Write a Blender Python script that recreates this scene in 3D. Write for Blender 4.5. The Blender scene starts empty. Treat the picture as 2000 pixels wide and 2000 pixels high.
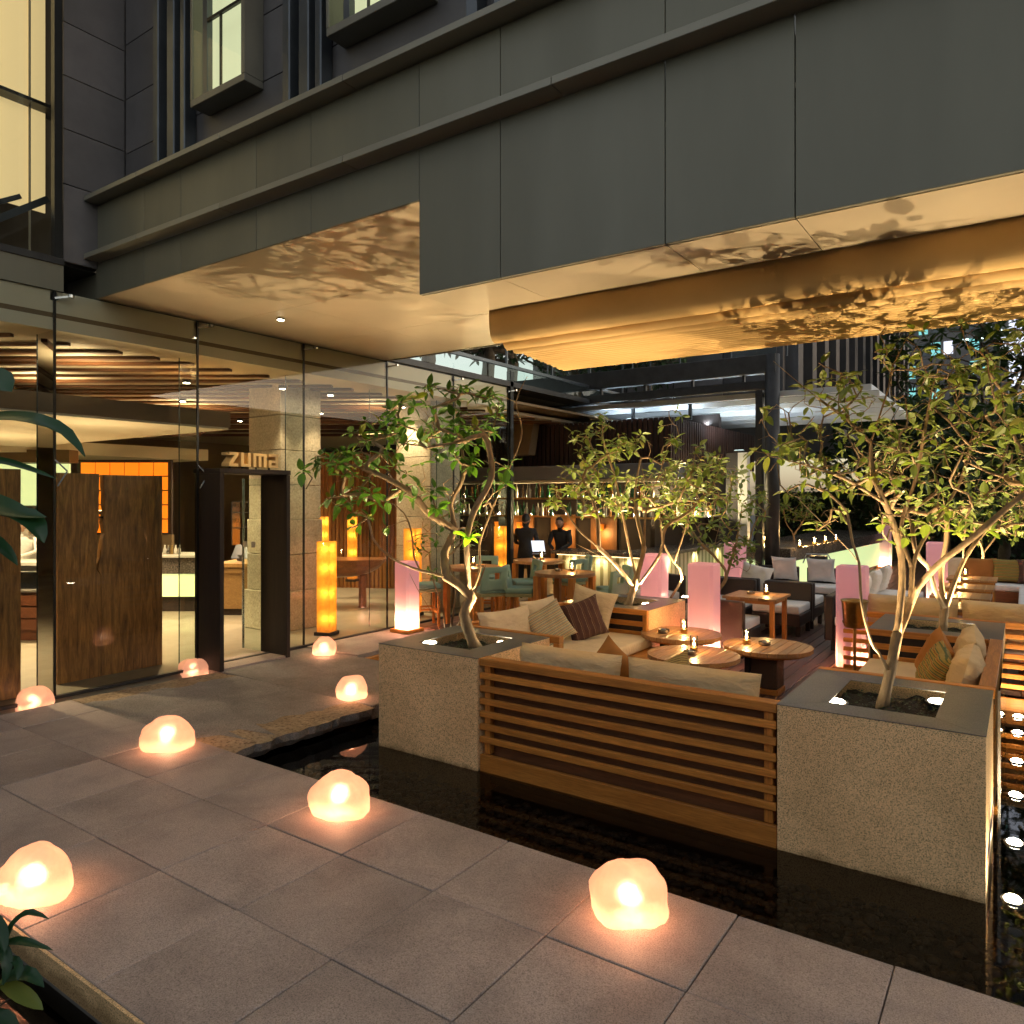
import bpy, math, random
import numpy as np
from mathutils import Vector, Matrix, noise as mnoise
R = math.radians
random.seed(7)
sc = bpy.context.scene
COL = sc.collection
# ------------------------------------------------------------------ camera
CAMZ = 2.1
FPX, CX, CY = 1446.0, 1000.0, 972.0            # focal length and horizon of the 2000 px photograph
CC, SS = .822, .569
cam = bpy.data.cameras.new('camera'); camo = bpy.data.objects.new('camera', cam); COL.objects.link(camo)
camo.location = (0, 0, CAMZ)
camo.rotation_euler = (R(90), 0, math.atan2(SS, CC))
cam.sensor_width = 36; cam.lens = 36*FPX/2000
cam.shift_y = -(1000-CY)/2000
cam.clip_start = .05; cam.clip_end = 600
sc.camera = camo
# ------------------------------------------------------------------ sky, sun, exposure (dusk)
w = bpy.data.worlds.new('World'); sc.world = w; w.use_nodes = True
wn = w.node_tree; bg = wn.nodes['Background']
sky = wn.nodes.new('ShaderNodeTexSky'); sky.sky_type = 'NISHITA'; sky.sun_disc = False
sky.sun_elevation = R(5); sky.sun_rotation = R(70); sky.dust_density = 1.5; sky.ozone_density = 2.5
hs = wn.nodes.new('ShaderNodeHueSaturation'); hs.inputs['Saturation'].default_value = .45      # city dusk: greyer than a clear sky
tn = wn.nodes.new('ShaderNodeMix'); tn.data_type = 'RGBA'; tn.blend_type = 'MULTIPLY'; tn.inputs[0].default_value = 1.; tn.inputs[7].default_value = (1., .885, .74, 1)
wn.links.new(sky.outputs[0], hs.inputs['Color']); wn.links.new(hs.outputs[0], tn.inputs[6]); wn.links.new(tn.outputs[2], bg.inputs[0]); bg.inputs[1].default_value = .15
vs = sc.view_settings
vs.view_transform = 'Standard'; vs.look = 'None'; vs.gamma = 1; vs.exposure = 2.1; vs.use_curve_mapping = False
sc.cycles.use_denoising = True
sc.cycles.max_bounces = 6; sc.cycles.diffuse_bounces = 3; sc.cycles.glossy_bounces = 3; sc.cycles.transmission_bounces = 5; sc.cycles.transparent_max_bounces = 12
sc.cycles.use_adaptive_sampling = True; sc.cycles.adaptive_threshold = .02
sc.cycles.sample_clamp_indirect = 6; sc.cycles.blur_glossy = .5
sc.cycles.caustics_reflective = False; sc.cycles.caustics_refractive = False
sc.cycles.use_light_tree = True
# ------------------------------------------------------------------ materials
MATS = {}
def _nodes(name):
    m = bpy.data.materials.new(name); m.use_nodes = True; MATS[name] = m
    nt = m.node_tree; return m, nt, nt.nodes['Principled BSDF'], nt.nodes['Material Output']
def _coord(nt, stretch=(1, 1, 1), rnd=True):
    tc = nt.nodes.new('ShaderNodeTexCoord'); mp = nt.nodes.new('ShaderNodeMapping')
    mp.inputs['Scale'].default_value = stretch
    nt.links.new(tc.outputs['Object'], mp.inputs['Vector'])
    if rnd:
        oi = nt.nodes.new('ShaderNodeObjectInfo'); ml = nt.nodes.new('ShaderNodeMath'); ml.operation = 'MULTIPLY'; ml.inputs[1].default_value = 37.
        nt.links.new(oi.outputs['Random'], ml.inputs[0]); nt.links.new(ml.outputs[0], mp.inputs['Location'])
    return mp.outputs[0]
def _noise(nt, vec, scale, detail=4, rough=.55, dist=0):
    n = nt.nodes.new('ShaderNodeTexNoise'); n.inputs['Scale'].default_value = scale; n.inputs['Detail'].default_value = detail
    n.inputs['Roughness'].default_value = rough; n.inputs['Distortion'].default_value = dist
    nt.links.new(vec, n.inputs['Vector']); return n.outputs['Fac']
def _ramp(nt, fac, stops):
    r = nt.nodes.new('ShaderNodeValToRGB'); e = r.color_ramp.elements
    while len(e) < len(stops): e.new(.5)
    for i, (p, c) in enumerate(stops):
        e[i].position = p; e[i].color = (*c, 1) if len(c) == 3 else c
    nt.links.new(fac, r.inputs[0]); return r.outputs[0]
def _mix(nt, a, b, fac, mode='MIX'):
    m = nt.nodes.new('ShaderNodeMix'); m.data_type = 'RGBA'; m.blend_type = mode
    for sck, v in ((m.inputs[6], a), (m.inputs[7], b), (m.inputs[0], fac)):
        if isinstance(v, (int, float)): sck.default_value = v
        elif isinstance(v, tuple): sck.default_value = (*v, 1)
        else: nt.links.new(v, sck)
    return m.outputs[2]
def _bump(nt, b, h, strength, dist=.01):
    bn = nt.nodes.new('ShaderNodeBump'); bn.inputs['Strength'].default_value = strength; bn.inputs['Distance'].default_value = dist
    nt.links.new(h, bn.inputs['Height']); nt.links.new(bn.outputs[0], b.inputs['Normal'])
def mat(name, c1, c2=None, scale=6, stretch=(1, 1, 1), detail=5, lo=.35, hi=.65, rough=.6, rough2=None, metal=0, bump=0, bscale=None, bdist=.006, spec=.5, coat=0, tint=0, dist=0, crease=0):
    m, nt, b, out = _nodes(name)
    b.inputs['Roughness'].default_value = rough; b.inputs['Metallic'].default_value = metal
    b.inputs['Specular IOR Level'].default_value = spec
    if coat: b.inputs['Coat Weight'].default_value = coat; b.inputs['Coat Roughness'].default_value = .15
    vec = _coord(nt, stretch)
    n = _noise(nt, vec, scale, detail, .6, dist)
    c2 = c2 or tuple(v*.75 for v in c1)
    col = _ramp(nt, n, [(lo, c1), (hi, c2)])
    if tint:
        oi = nt.nodes.new('ShaderNodeObjectInfo'); mr = nt.nodes.new('ShaderNodeMapRange')
        mr.inputs[3].default_value = 1-tint; mr.inputs[4].default_value = 1+tint
        nt.links.new(oi.outputs['Random'], mr.inputs[0]); col = _mix(nt, col, mr.outputs[0], 1., 'MULTIPLY')
    nt.links.new(col, b.inputs['Base Color'])
    if rough2 is not None:
        rr = _ramp(nt, n, [(lo, (rough,)*3), (hi, (rough2,)*3)]); nt.links.new(rr, b.inputs['Roughness'])
    if bump:
        h = _noise(nt, vec, bscale or scale*3, 6)
        if crease:
            h2 = _noise(nt, _coord(nt, (1, 2.2, 1)), 7, 3, .5, 1.5); bn = nt.nodes.new('ShaderNodeBump'); bn.inputs['Strength'].default_value = crease; bn.inputs['Distance'].default_value = .03
            nt.links.new(h2, bn.inputs['Height']); b2 = nt.nodes.new('ShaderNodeBump'); b2.inputs['Strength'].default_value = bump; b2.inputs['Distance'].default_value = bdist
            nt.links.new(h, b2.inputs['Height']); nt.links.new(bn.outputs[0], b2.inputs['Normal']); nt.links.new(b2.outputs[0], b.inputs['Normal'])
        else: _bump(nt, b, h, bump, bdist)
    return m
def granite(name, base, dark, light, speck=90, rough=.7, stain=None, bump=.15, coat=0, wet=None):
    m, nt, b, out = _nodes(name); vec = _coord(nt)
    v1 = nt.nodes.new('ShaderNodeTexVoronoi'); v1.inputs['Scale'].default_value = speck; nt.links.new(vec, v1.inputs['Vector'])
    n1 = _noise(nt, vec, speck*.8, 3, .7); n2 = _noise(nt, vec, 1.7, 5, .6, .4); n3 = _noise(nt, vec, speck*2.3, 2)
    c = _ramp(nt, n1, [(.385, dark), (.485, base), (.58, base), (.68, light)])
    sepc = _ramp(nt, v1.outputs['Color'], [(.0, (.75,)*3), (1, (1.2,)*3)])
    c = _mix(nt, c, sepc, .7, 'MULTIPLY')
    st = _ramp(nt, n2, [(.3, stain or tuple(.72 for _ in range(3))), (.62, (1.08, 1.06, 1.04))])
    c = _mix(nt, c, st, .85, 'MULTIPLY')
    if wet is not None:      # tide mark left by the pool water
        tc2 = nt.nodes.new('ShaderNodeTexCoord'); sp = nt.nodes.new('ShaderNodeSeparateXYZ'); nt.links.new(tc2.outputs['Object'], sp.inputs[0])
        nw = _noise(nt, tc2.outputs['Object'], 9, 4); ad = nt.nodes.new('ShaderNodeMath'); ad.operation = 'MULTIPLY_ADD'; ad.inputs[1].default_value = -.12; nt.links.new(nw, ad.inputs[0]); nt.links.new(sp.outputs[2], ad.inputs[2])
        c = _mix(nt, c, _ramp(nt, ad.outputs[0], [(wet-.03, (.5, .47, .42)), (wet+.02, (1,)*3)]), 1., 'MULTIPLY')
    n4 = _noise(nt, vec, 5.5, 6, .7, 1.2)
    c = _mix(nt, c, _ramp(nt, n4, [(.30, (.66, .62, .60)), (.42, (1,)*3)]), .4, 'MULTIPLY')
    oi = nt.nodes.new('ShaderNodeObjectInfo'); mr = nt.nodes.new('ShaderNodeMapRange'); mr.inputs[3].default_value = .93; mr.inputs[4].default_value = 1.07
    nt.links.new(oi.outputs['Random'], mr.inputs[0]); c = _mix(nt, c, mr.outputs[0], 1., 'MULTIPLY')
    nt.links.new(c, b.inputs['Base Color']); b.inputs['Roughness'].default_value = rough
    if coat: b.inputs['Coat Weight'].default_value = coat; b.inputs['Coat Roughness'].default_value = .12
    _bump(nt, b, n3, bump, .003)
    return m
def wood(name, c1, c2, axis=0, scale=5, rough=.5, coat=0, bump=.2, tint=.26, ratio=14):
    st = [1, 1, 1]
    for i in range(3): st[i] = 1 if i == axis else ratio
    m, nt, b, out = _nodes(name); vec = _coord(nt, tuple(st))
    n1 = _noise(nt, vec, scale*.28, 6, .65, .8); n2 = _noise(nt, vec, scale*1.6, 4, .6)
    c = _ramp(nt, n1, [(.28, c2), (.5, tuple((a+b_)/2 for a, b_ in zip(c1, c2))), (.7, c1)])
    c = _mix(nt, c, _ramp(nt, n2, [(.35, (.72,)*3), (.65, (1.1,)*3)]), .8, 'MULTIPLY')
    oi = nt.nodes.new('ShaderNodeObjectInfo'); mr = nt.nodes.new('ShaderNodeMapRange'); mr.inputs[3].default_value = 1-tint; mr.inputs[4].default_value = 1+tint
    nt.links.new(oi.outputs['Random'], mr.inputs[0]); c = _mix(nt, c, mr.outputs[0], 1., 'MULTIPLY')
    nt.links.new(c, b.inputs['Base Color']); b.inputs['Roughness'].default_value = rough
    if coat: b.inputs['Coat Weight'].default_value = coat; b.inputs['Coat Roughness'].default_value = .2
    _bump(nt, b, n2, bump, .003)
    return m
def emis(name, col, s):
    m, nt, b, out = _nodes(name)
    b.inputs['Base Color'].default_value = (*col, 1); b.inputs['Emission Color'].default_value = (*col, 1); b.inputs['Emission Strength'].default_value = s
    b.inputs['Roughness'].default_value = .6
    return m
def shell(name, col, emit=0., refr=.25, rrough=.35, gloss=.04, bump=.3, bscale=6, ecol=None, vary=.25, clear=0.):
    """lamp shade: diffusing translucent skin + rough see-through part, lit by the bulb inside"""
    m, nt, b, out = _nodes(name); nt.nodes.remove(b); L = nt.links
    vec = _coord(nt); n = _noise(nt, vec, bscale, 5)
    c = _ramp(nt, n, [(.3, tuple(v*(1-vary) for v in col)), (.7, col)])
    bn = nt.nodes.new('ShaderNodeBump'); bn.inputs['Strength'].default_value = bump; bn.inputs['Distance'].default_value = .02; L.new(n, bn.inputs['Height'])
    tr = nt.nodes.new('ShaderNodeBsdfTranslucent'); L.new(c, tr.inputs[0])
    df = nt.nodes.new('ShaderNodeBsdfDiffuse'); L.new(c, df.inputs[0]); L.new(bn.outputs[0], df.inputs['Normal'])
    rf = nt.nodes.new('ShaderNodeBsdfRefraction'); L.new(c, rf.inputs[0]); rf.inputs['Roughness'].default_value = rrough; rf.inputs['IOR'].default_value = 1.38; L.new(bn.outputs[0], rf.inputs['Normal'])
    gl = nt.nodes.new('ShaderNodeBsdfGlossy'); gl.inputs['Roughness'].default_value = .25; L.new(bn.outputs[0], gl.inputs['Normal'])
    def mx(a, b_, f):
        k = nt.nodes.new('ShaderNodeMixShader'); k.inputs[0].default_value = f; L.new(a, k.inputs[1]); L.new(b_, k.inputs[2]); return k.outputs[0]
    s = mx(tr.outputs[0], df.outputs[0], .3); s = mx(s, rf.outputs[0], refr); s = mx(s, gl.outputs[0], gloss)
    if clear:
        tp = nt.nodes.new('ShaderNodeBsdfTransparent'); tp.inputs[0].default_value = (1, .85, .7, 1); s = mx(s, tp.outputs[0], clear)
    if emit:
        em = nt.nodes.new('ShaderNodeEmission'); em.inputs[1].default_value = emit; em.inputs[0].default_value = (*(ecol or col), 1)
        ad = nt.nodes.new('ShaderNodeAddShader'); L.new(s, ad.inputs[0]); L.new(em.outputs[0], ad.inputs[1]); s = ad.outputs[0]
    L.new(s, out.inputs[0]); return m
def thin_glass(name, tint=(.93, .97, .95), ior=1.5, rough=0., wave=0, wscale=3, extra=0.):
    m, nt, b, out = _nodes(name); nt.nodes.remove(b); L = nt.links
    t = nt.nodes.new('ShaderNodeBsdfTransparent'); t.inputs[0].default_value = (*tint, 1)
    g = nt.nodes.new('ShaderNodeBsdfGlossy'); g.inputs['Roughness'].default_value = rough
    f = nt.nodes.new('ShaderNodeFresnel'); f.inputs['IOR'].default_value = ior
    if wave:
        n = _noise(nt, _coord(nt, rnd=False), wscale, 3); bn = nt.nodes.new('ShaderNodeBump'); bn.inputs['Strength'].default_value = wave; bn.inputs['Distance'].default_value = .02
        L.new(n, bn.inputs['Height']); L.new(bn.outputs[0], g.inputs['Normal']); L.new(bn.outputs[0], f.inputs['Normal'])
    fac = f.outputs[0]
    if extra:
        a = nt.nodes.new('ShaderNodeMath'); a.operation = 'ADD'; a.inputs[1].default_value = extra; a.use_clamp = True; L.new(fac, a.inputs[0]); fac = a.outputs[0]
    k = nt.nodes.new('ShaderNodeMixShader'); L.new(fac, k.inputs[0]); L.new(t.outputs[0], k.inputs[1]); L.new(g.outputs[0], k.inputs[2])
    L.new(k.outputs[0], out.inputs[0]); return m
def leafmat(name, ca, cb, cc, transl=.35, rough=.4):
    m, nt, b, out = _nodes(name); L = nt.links
    at = nt.nodes.new('ShaderNodeAttribute'); at.attribute_name = 'rnd'
    c = _ramp(nt, at.outputs['Fac'], [(.0, ca), (.55, cb), (.92, cb), (1., cc)])
    L.new(c, b.inputs['Base Color']); b.inputs['Roughness'].default_value = rough
    t = nt.nodes.new('ShaderNodeBsdfTranslucent'); L.new(_mix(nt, c, (1.4, 1.5, .6), 1., 'MULTIPLY'), t.inputs[0])
    k = nt.nodes.new('ShaderNodeMixShader'); k.inputs[0].default_value = transl; L.new(b.outputs[0], k.inputs[1]); L.new(t.outputs[0], k.inputs[2]); L.new(k.outputs[0], out.inputs[0])
    return m
def stripes(name, cols, axis, scale, rough=.85):
    m, nt, b, out = _nodes(name); L = nt.links
    tc = nt.nodes.new('ShaderNodeTexCoord'); sp = nt.nodes.new('ShaderNodeSeparateXYZ'); L.new(tc.outputs['Object'], sp.inputs[0])
    ml = nt.nodes.new('ShaderNodeMath'); ml.operation = 'MULTIPLY'; ml.inputs[1].default_value = scale; L.new(sp.outputs[axis], ml.inputs[0])
    fr = nt.nodes.new('ShaderNodeMath'); fr.operation = 'FRACT'; L.new(ml.outputs[0], fr.inputs[0])
    r = nt.nodes.new('ShaderNodeValToRGB'); r.color_ramp.interpolation = 'CONSTANT'; e = r.color_ramp.elements
    while len(e) < len(cols): e.new(.5)
    for i, (p, c) in enumerate(cols): e[i].position = p; e[i].color = (*c, 1)
    L.new(fr.outputs[0], r.inputs[0])
    n = _noise(nt, _coord(nt), 120, 2)
    L.new(_mix(nt, r.outputs[0], _ramp(nt, n, [(.3, (.75,)*3), (.7, (1.1,)*3)]), .8, 'MULTIPLY'), b.inputs['Base Color']); b.inputs['Roughness'].default_value = rough
    _bump(nt, b, n, .3, .003)
    return m
def weave(name, c1, c2, scale=42):
    m, nt, b, out = _nodes(name); L = nt.links
    br = nt.nodes.new('ShaderNodeTexBrick'); vec = _coord(nt, (1, 1, 1))
    # mix x+y so that both upright faces show the weave
    sp = nt.nodes.new('ShaderNodeSeparateXYZ'); L.new(vec, sp.inputs[0]); ad = nt.nodes.new('ShaderNodeMath'); L.new(sp.outputs[0], ad.inputs[0]); L.new(sp.outputs[1], ad.inputs[1])
    cb = nt.nodes.new('ShaderNodeCombineXYZ'); L.new(ad.outputs[0], cb.inputs[0]); L.new(sp.outputs[2], cb.inputs[1])
    L.new(cb.outputs[0], br.inputs['Vector']); br.inputs['Scale'].default_value = scale
    br.inputs['Color1'].default_value = (*c1, 1); br.inputs['Color2'].default_value = (*c2, 1); br.inputs['Mortar'].default_value = (.004, .003, .003, 1)
    br.inputs['Mortar Size'].default_value = .06; br.inputs['Row Height'].default_value = .3; br.inputs['Brick Width'].default_value = .7
    L.new(br.outputs[0], b.inputs['Base Color']); b.inputs['Roughness'].default_value = .5
    _bump(nt, b, br.outputs['Fac'], -.6, .004)
    return m
# ---- palette
granite('granite_side', (.92, .64, .34), (.34, .215, .10), (.95, .74, .44), speck=160, rough=.75, stain=(.82, .78, .72), wet=.185)
granite('granite_walk', (.44, .36, .32), (.24, .195, .17), (.56, .465, .41), speck=190, rough=.62, stain=(.62, .60, .60), bump=.25)
granite('granite_coping', (.15, .145, .14), (.06, .058, .055), (.27, .26, .25), speck=150, rough=.28, stain=(.7, .7, .72), bump=.05)
granite('granite_slab', (.32, .29, .265), (.14, .125, .115), (.43, .39, .36), speck=120, rough=.66, stain=(.55, .53, .52), bump=.35)
granite('rough_edge', (.42, .31, .19), (.2, .13, .07), (.5, .4, .28), speck=40, rough=.8, stain=(.5, .45, .4), bump=.8)
granite('counter_stone', (.12, .10, .085), (.03, .03, .03), (.3, .27, .24), speck=60, rough=.25, bump=.05)
granite('column_stone', (.52, .46, .35), (.42, .37, .28), (.6, .54, .42), speck=40, rough=.75, bump=.2)
wood('teak_x', (.68, .28, .05), (.42, .15, .022), 0)
wood('teak_y', (.68, .28, .05), (.42, .15, .022), 1)
wood('teak_z', (.68, .28, .05), (.42, .15, .022), 2)
wood('teak_dark_x', (.20, .08, .03), (.12, .045, .016), 0)
wood('table_wood', (.48, .25, .10), (.32, .145, .05), 1, coat=.25, rough=.4)
wood('deck_wood', (.20, .105, .08), (.11, .055, .042), 1, rough=.42, tint=.25)
wood('screen_wood', (.52, .25, .06), (.10, .042, .01), 2, scale=8, rough=.45, coat=.1, tint=.1, ratio=9)
wood('ceiling_wood', (.15, .06, .022), (.09, .035, .012), 0, tint=.3)
wood('batten_wood', (.035, .012, .007), (.018, .006, .004), 2, tint=.3)
wood('wall_slat_wood', (.30, .13, .035), (.17, .065, .016), 2, tint=.3)
wood('portal_wood', (.030, .014, .008), (.012, .006, .004), 2, rough=.7)
wood('log_wood', (.36, .15, .05), (.2, .07, .02), 0, scale=4, rough=.35, coat=.3)
wood('desk_wood', (.42, .25, .08), (.3, .16, .05), 0, scale=4)
wood('drawer_wood', (.22, .07, .025), (.12, .035, .012), 0)
mat('cream_fabric', (.74, .60, .41), (.64, .51, .34), scale=3, rough=.9, bump=.35, bscale=260, bdist=.002, tint=.06, crease=.45)
mat('cream_bolster', (.72, .53, .29), (.62, .44, .23), scale=3, rough=.9, bump=.4, bscale=220, bdist=.003, tint=.06, crease=.5)
mat('white_fabric', (.78, .76, .74), (.68, .66, .65), scale=3, rough=.9, bump=.25, bscale=240, bdist=.002, tint=.04, crease=.35)
mat('orange_fabric', (.42, .17, .035), (.34, .13, .025), scale=4, rough=.9, bump=.3, bscale=200, bdist=.002)
mat('teal_fabric', (.24, .36, .285), (.19, .30, .235), scale=3, rough=.85, bump=.25, bscale=180, bdist=.002, tint=.1)
mat('sage_side', (.30, .29, .14), (.24, .23, .10), scale=4, rough=.8)
stripes('stripe_sand', [(0, (.52, .43, .27)), (.35, (.20, .22, .16)), (.45, (.52, .43, .27)), (.7, (.45, .2, .08)), (.8, (.5, .42, .27)), (.9, (.13, .24, .25))], 1, 19)
stripes('stripe_brown', [(0, (.085, .035, .026)), (.62, (.30, .19, .13)), (.68, (.085, .035, .026)), (.84, (.16, .07, .04)), (.94, (.085, .035, .026))], 0, 13)
stripes('stripe_olive', [(0, (.34, .24, .05)), (.3, (.10, .12, .03)), (.42, (.42, .27, .05)), (.62, (.28, .07, .02)), (.72, (.38, .26, .06)), (.88, (.07, .11, .05))], 1, 17)
stripes('stripe_gold', [(0, (.46, .33, .12)), (.4, (.10, .06, .02)), (.52, (.46, .33, .12)), (.85, (.2, .11, .03))], 1, 26)
weave('wicker_dark', (.035, .02, .017), (.05, .03, .024))
weave('wicker_brown', (.15, .075, .035), (.11, .052, .024))
mat('fascia_metal', (.175, .170, .128), (.140, .136, .104), scale=1.1, stretch=(1.6, 1.6, .35), rough=.36, rough2=.5, metal=.0, bump=.25, bscale=1.1, bdist=.03, tint=.07, lo=.25, hi=.75)
mat('ledge_metal', (.25, .24, .195), (.22, .21, .17), scale=2, rough=.38, tint=.05)
mat('soffit_paint', (.50, .42, .31), (.43, .36, .265), scale=1.2, rough=.34, tint=.02)
mat('dark_stone', (.125, .12, .13), (.095, .092, .10), scale=2, rough=.5, bump=.1, bscale=120, bdist=.002, tint=.12)
mat('steel_dark', (.045, .046, .048), (.03, .03, .032), scale=4, rough=.42, metal=.3, tint=.1)
mat('steel_mullion', (.10, .115, .135), (.075, .085, .1), scale=3, rough=.3, metal=.5)
mat('window_frame', (.17, .165, .14), (.14, .135, .115), scale=3, rough=.4)
mat('black_edge', (.012, .013, .013), (.008, .008, .008), rough=.3)
mat('green_glass_edge', (.02, .035, .03), (.015, .028, .024), rough=.15)
mat('metal_clamp', (.5, .5, .48), (.4, .4, .38), rough=.25, metal=1)
mat('brass', (.45, .3, .12), (.3, .19, .07), rough=.3, metal=1)
mat('tin', (.42, .4, .36), (.2, .19, .17), scale=30, rough=.25, metal=1)
mat('soil', (.018, .014, .009), (.035, .026, .014), scale=40, rough=.95, bump=1., bscale=60, bdist=.03)
mat('bark', (.36, .24, .125), (.19, .12, .06), scale=14, stretch=(1, 1, .35), rough=.8, bump=.9, bscale=38, bdist=.012, lo=.3, hi=.7)
mat('bark_dark', (.09, .065, .04), (.05, .036, .022), scale=10, rough=.85)
leafmat('leaf_glossy', (.03, .09, .014), (.085, .19, .025), (.22, .24, .03))
leafmat('leaf_pale', (.08, .13, .022), (.18, .23, .05), (.32, .31, .08), transl=.3)
leafmat('leaf_dark', (.012, .03, .012), (.03, .06, .02), (.06, .09, .03), transl=.2)
leafmat('leaf_fore', (.012, .05, .022), (.02, .07, .03), (.03, .09, .03), transl=.3, rough=.3)
leafmat('leaf_fresh', (.16, .36, .02), (.2, .42, .03), (.25, .45, .04), transl=.45)
mat('pebble', (.10, .065, .035), (.03, .022, .015), scale=3, rough=.5, lo=.3, hi=.7)
mat('pool_floor', (.012, .009, .007), (.006, .005, .004), scale=5, rough=.8)
thin_glass('water', (.55, .50, .42), 1.33, .02, wave=.03, wscale=2.2)
thin_glass('glass_wall', (.94, .97, .94), 1.42, 0)
thin_glass('glass_fin', (.88, .94, .90), 1.13, 0)
thin_glass('glass_cup', (.95, .95, .93), 1.35, .05)
thin_glass('balustrade_glass', (.80, .9, .88), 1.5, 0)
mat('concrete_floor', (.34, .30, .225), (.28, .245, .18), scale=.9, rough=.3, rough2=.5, bump=.04, bscale=30)
mat('plaster_cream', (.66, .60, .46), (.62, .56, .42), scale=1, rough=.7)
mat('plaster_brown', (.19, .125, .06), (.15, .1, .05), scale=1, rough=.6)
mat('hood_steel', (.16, .17, .19), (.12, .13, .15), scale=1.5, rough=.45, metal=.4)
mat('kitchen_steel', (.55, .52, .46), (.4, .38, .34), scale=3, rough=.3, metal=.7)
mat('awning_fabric', (.68, .45, .19), (.61, .40, .16), scale=2, rough=.85, bump=.2, bscale=150, bdist=.003)
mat('counter_white', (.6, .58, .52), (.5, .48, .43), scale=4, rough=.3)
mat('skin', (.48, .28, .19), (.42, .24, .16), scale=6, rough=.55)
mat('hair', (.012, .01, .009), rough=.5)
mat('black_cloth', (.012, .012, .013), (.02, .02, .021), scale=20, rough=.8)
mat('white_cloth', (.75, .73, .70), (.62, .6, .57), scale=14, rough=.85)
mat('screen_navy', (.015, .02, .045), (.01, .014, .03), rough=.3)
mat('bottle_green', (.02, .11, .03), (.015, .08, .02), rough=.12, coat=.5)
mat('bottle_amber', (.16, .07, .015), (.12, .05, .01), rough=.12, coat=.5)
mat('bottle_clear', (.42, .40, .34), (.36, .34, .29), rough=.12, coat=.5)
mat('bottle_label', (.6, .56, .45), (.5, .46, .36), rough=.7)
mat('sign_letter', (.75, .52, .22), (.68, .46, .18), rough=.45)
mat('tile_cream', (.60, .55, .36), (.55, .5, .32), rough=.45, tint=.05)
mat('tile_olive', (.27, .24, .11), (.22, .2, .09), rough=.5, tint=.15)
mat('far_wall', (.045, .044, .05), (.034, .033, .037), scale=2, rough=.7, tint=.1)
mat('far_white', (.5, .52, .52), (.42, .44, .45), scale=2, rough=.6)
mat('wire', (.75, .75, .75), rough=.3, metal=.6)
mat('planting_edge', (.2, .19, .18), (.15, .14, .13), rough=.6)
shell('rock_shell', (1., .64, .44), emit=.10, refr=.5, rrough=.55, gloss=.05, bump=1., bscale=6, ecol=(1., .45, .27), vary=.3, clear=.22)
shell('pink_shell', (.92, .60, .68), emit=.02, refr=.08, rrough=.45, gloss=.06, bump=.04, bscale=3, vary=.05, ecol=(.92, .52, .66))
shell('amber_shell', (1., .50, .09), emit=.03, refr=.05, rrough=.5, gloss=.02, bump=.1, bscale=14, ecol=(1., .40, .05), vary=.3)
shell('opal_panel', (.92, .97, 1.), emit=0, refr=.02, rrough=.5, gloss=.0, bump=.1, bscale=5, vary=.12)
emis('lamp_lens', (1., .86, .58), 16); emis('flame', (1., .62, .22), 30); emis('bulb', (1., .72, .38), 25)
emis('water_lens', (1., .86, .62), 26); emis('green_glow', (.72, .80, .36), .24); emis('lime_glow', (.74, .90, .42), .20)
emis('shoji_glow', (1., .22, .008), .24); emis('blind_glow', (.86, .64, .30), .16); emis('bay_glow', (.80, .82, .50), .19)
emis('laptop_glow', (.75, .85, 1.), .25); emis('cyan_window', (.25, .72, .72), .16); emis('white_window', (.8, .85, 1.), .25); emis('tube_glow', (.75, 1., .95), .9)
emis('spark', (1., .8, .5), 12); emis('warm_strip', (1., .68, .3), 1.2)

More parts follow.
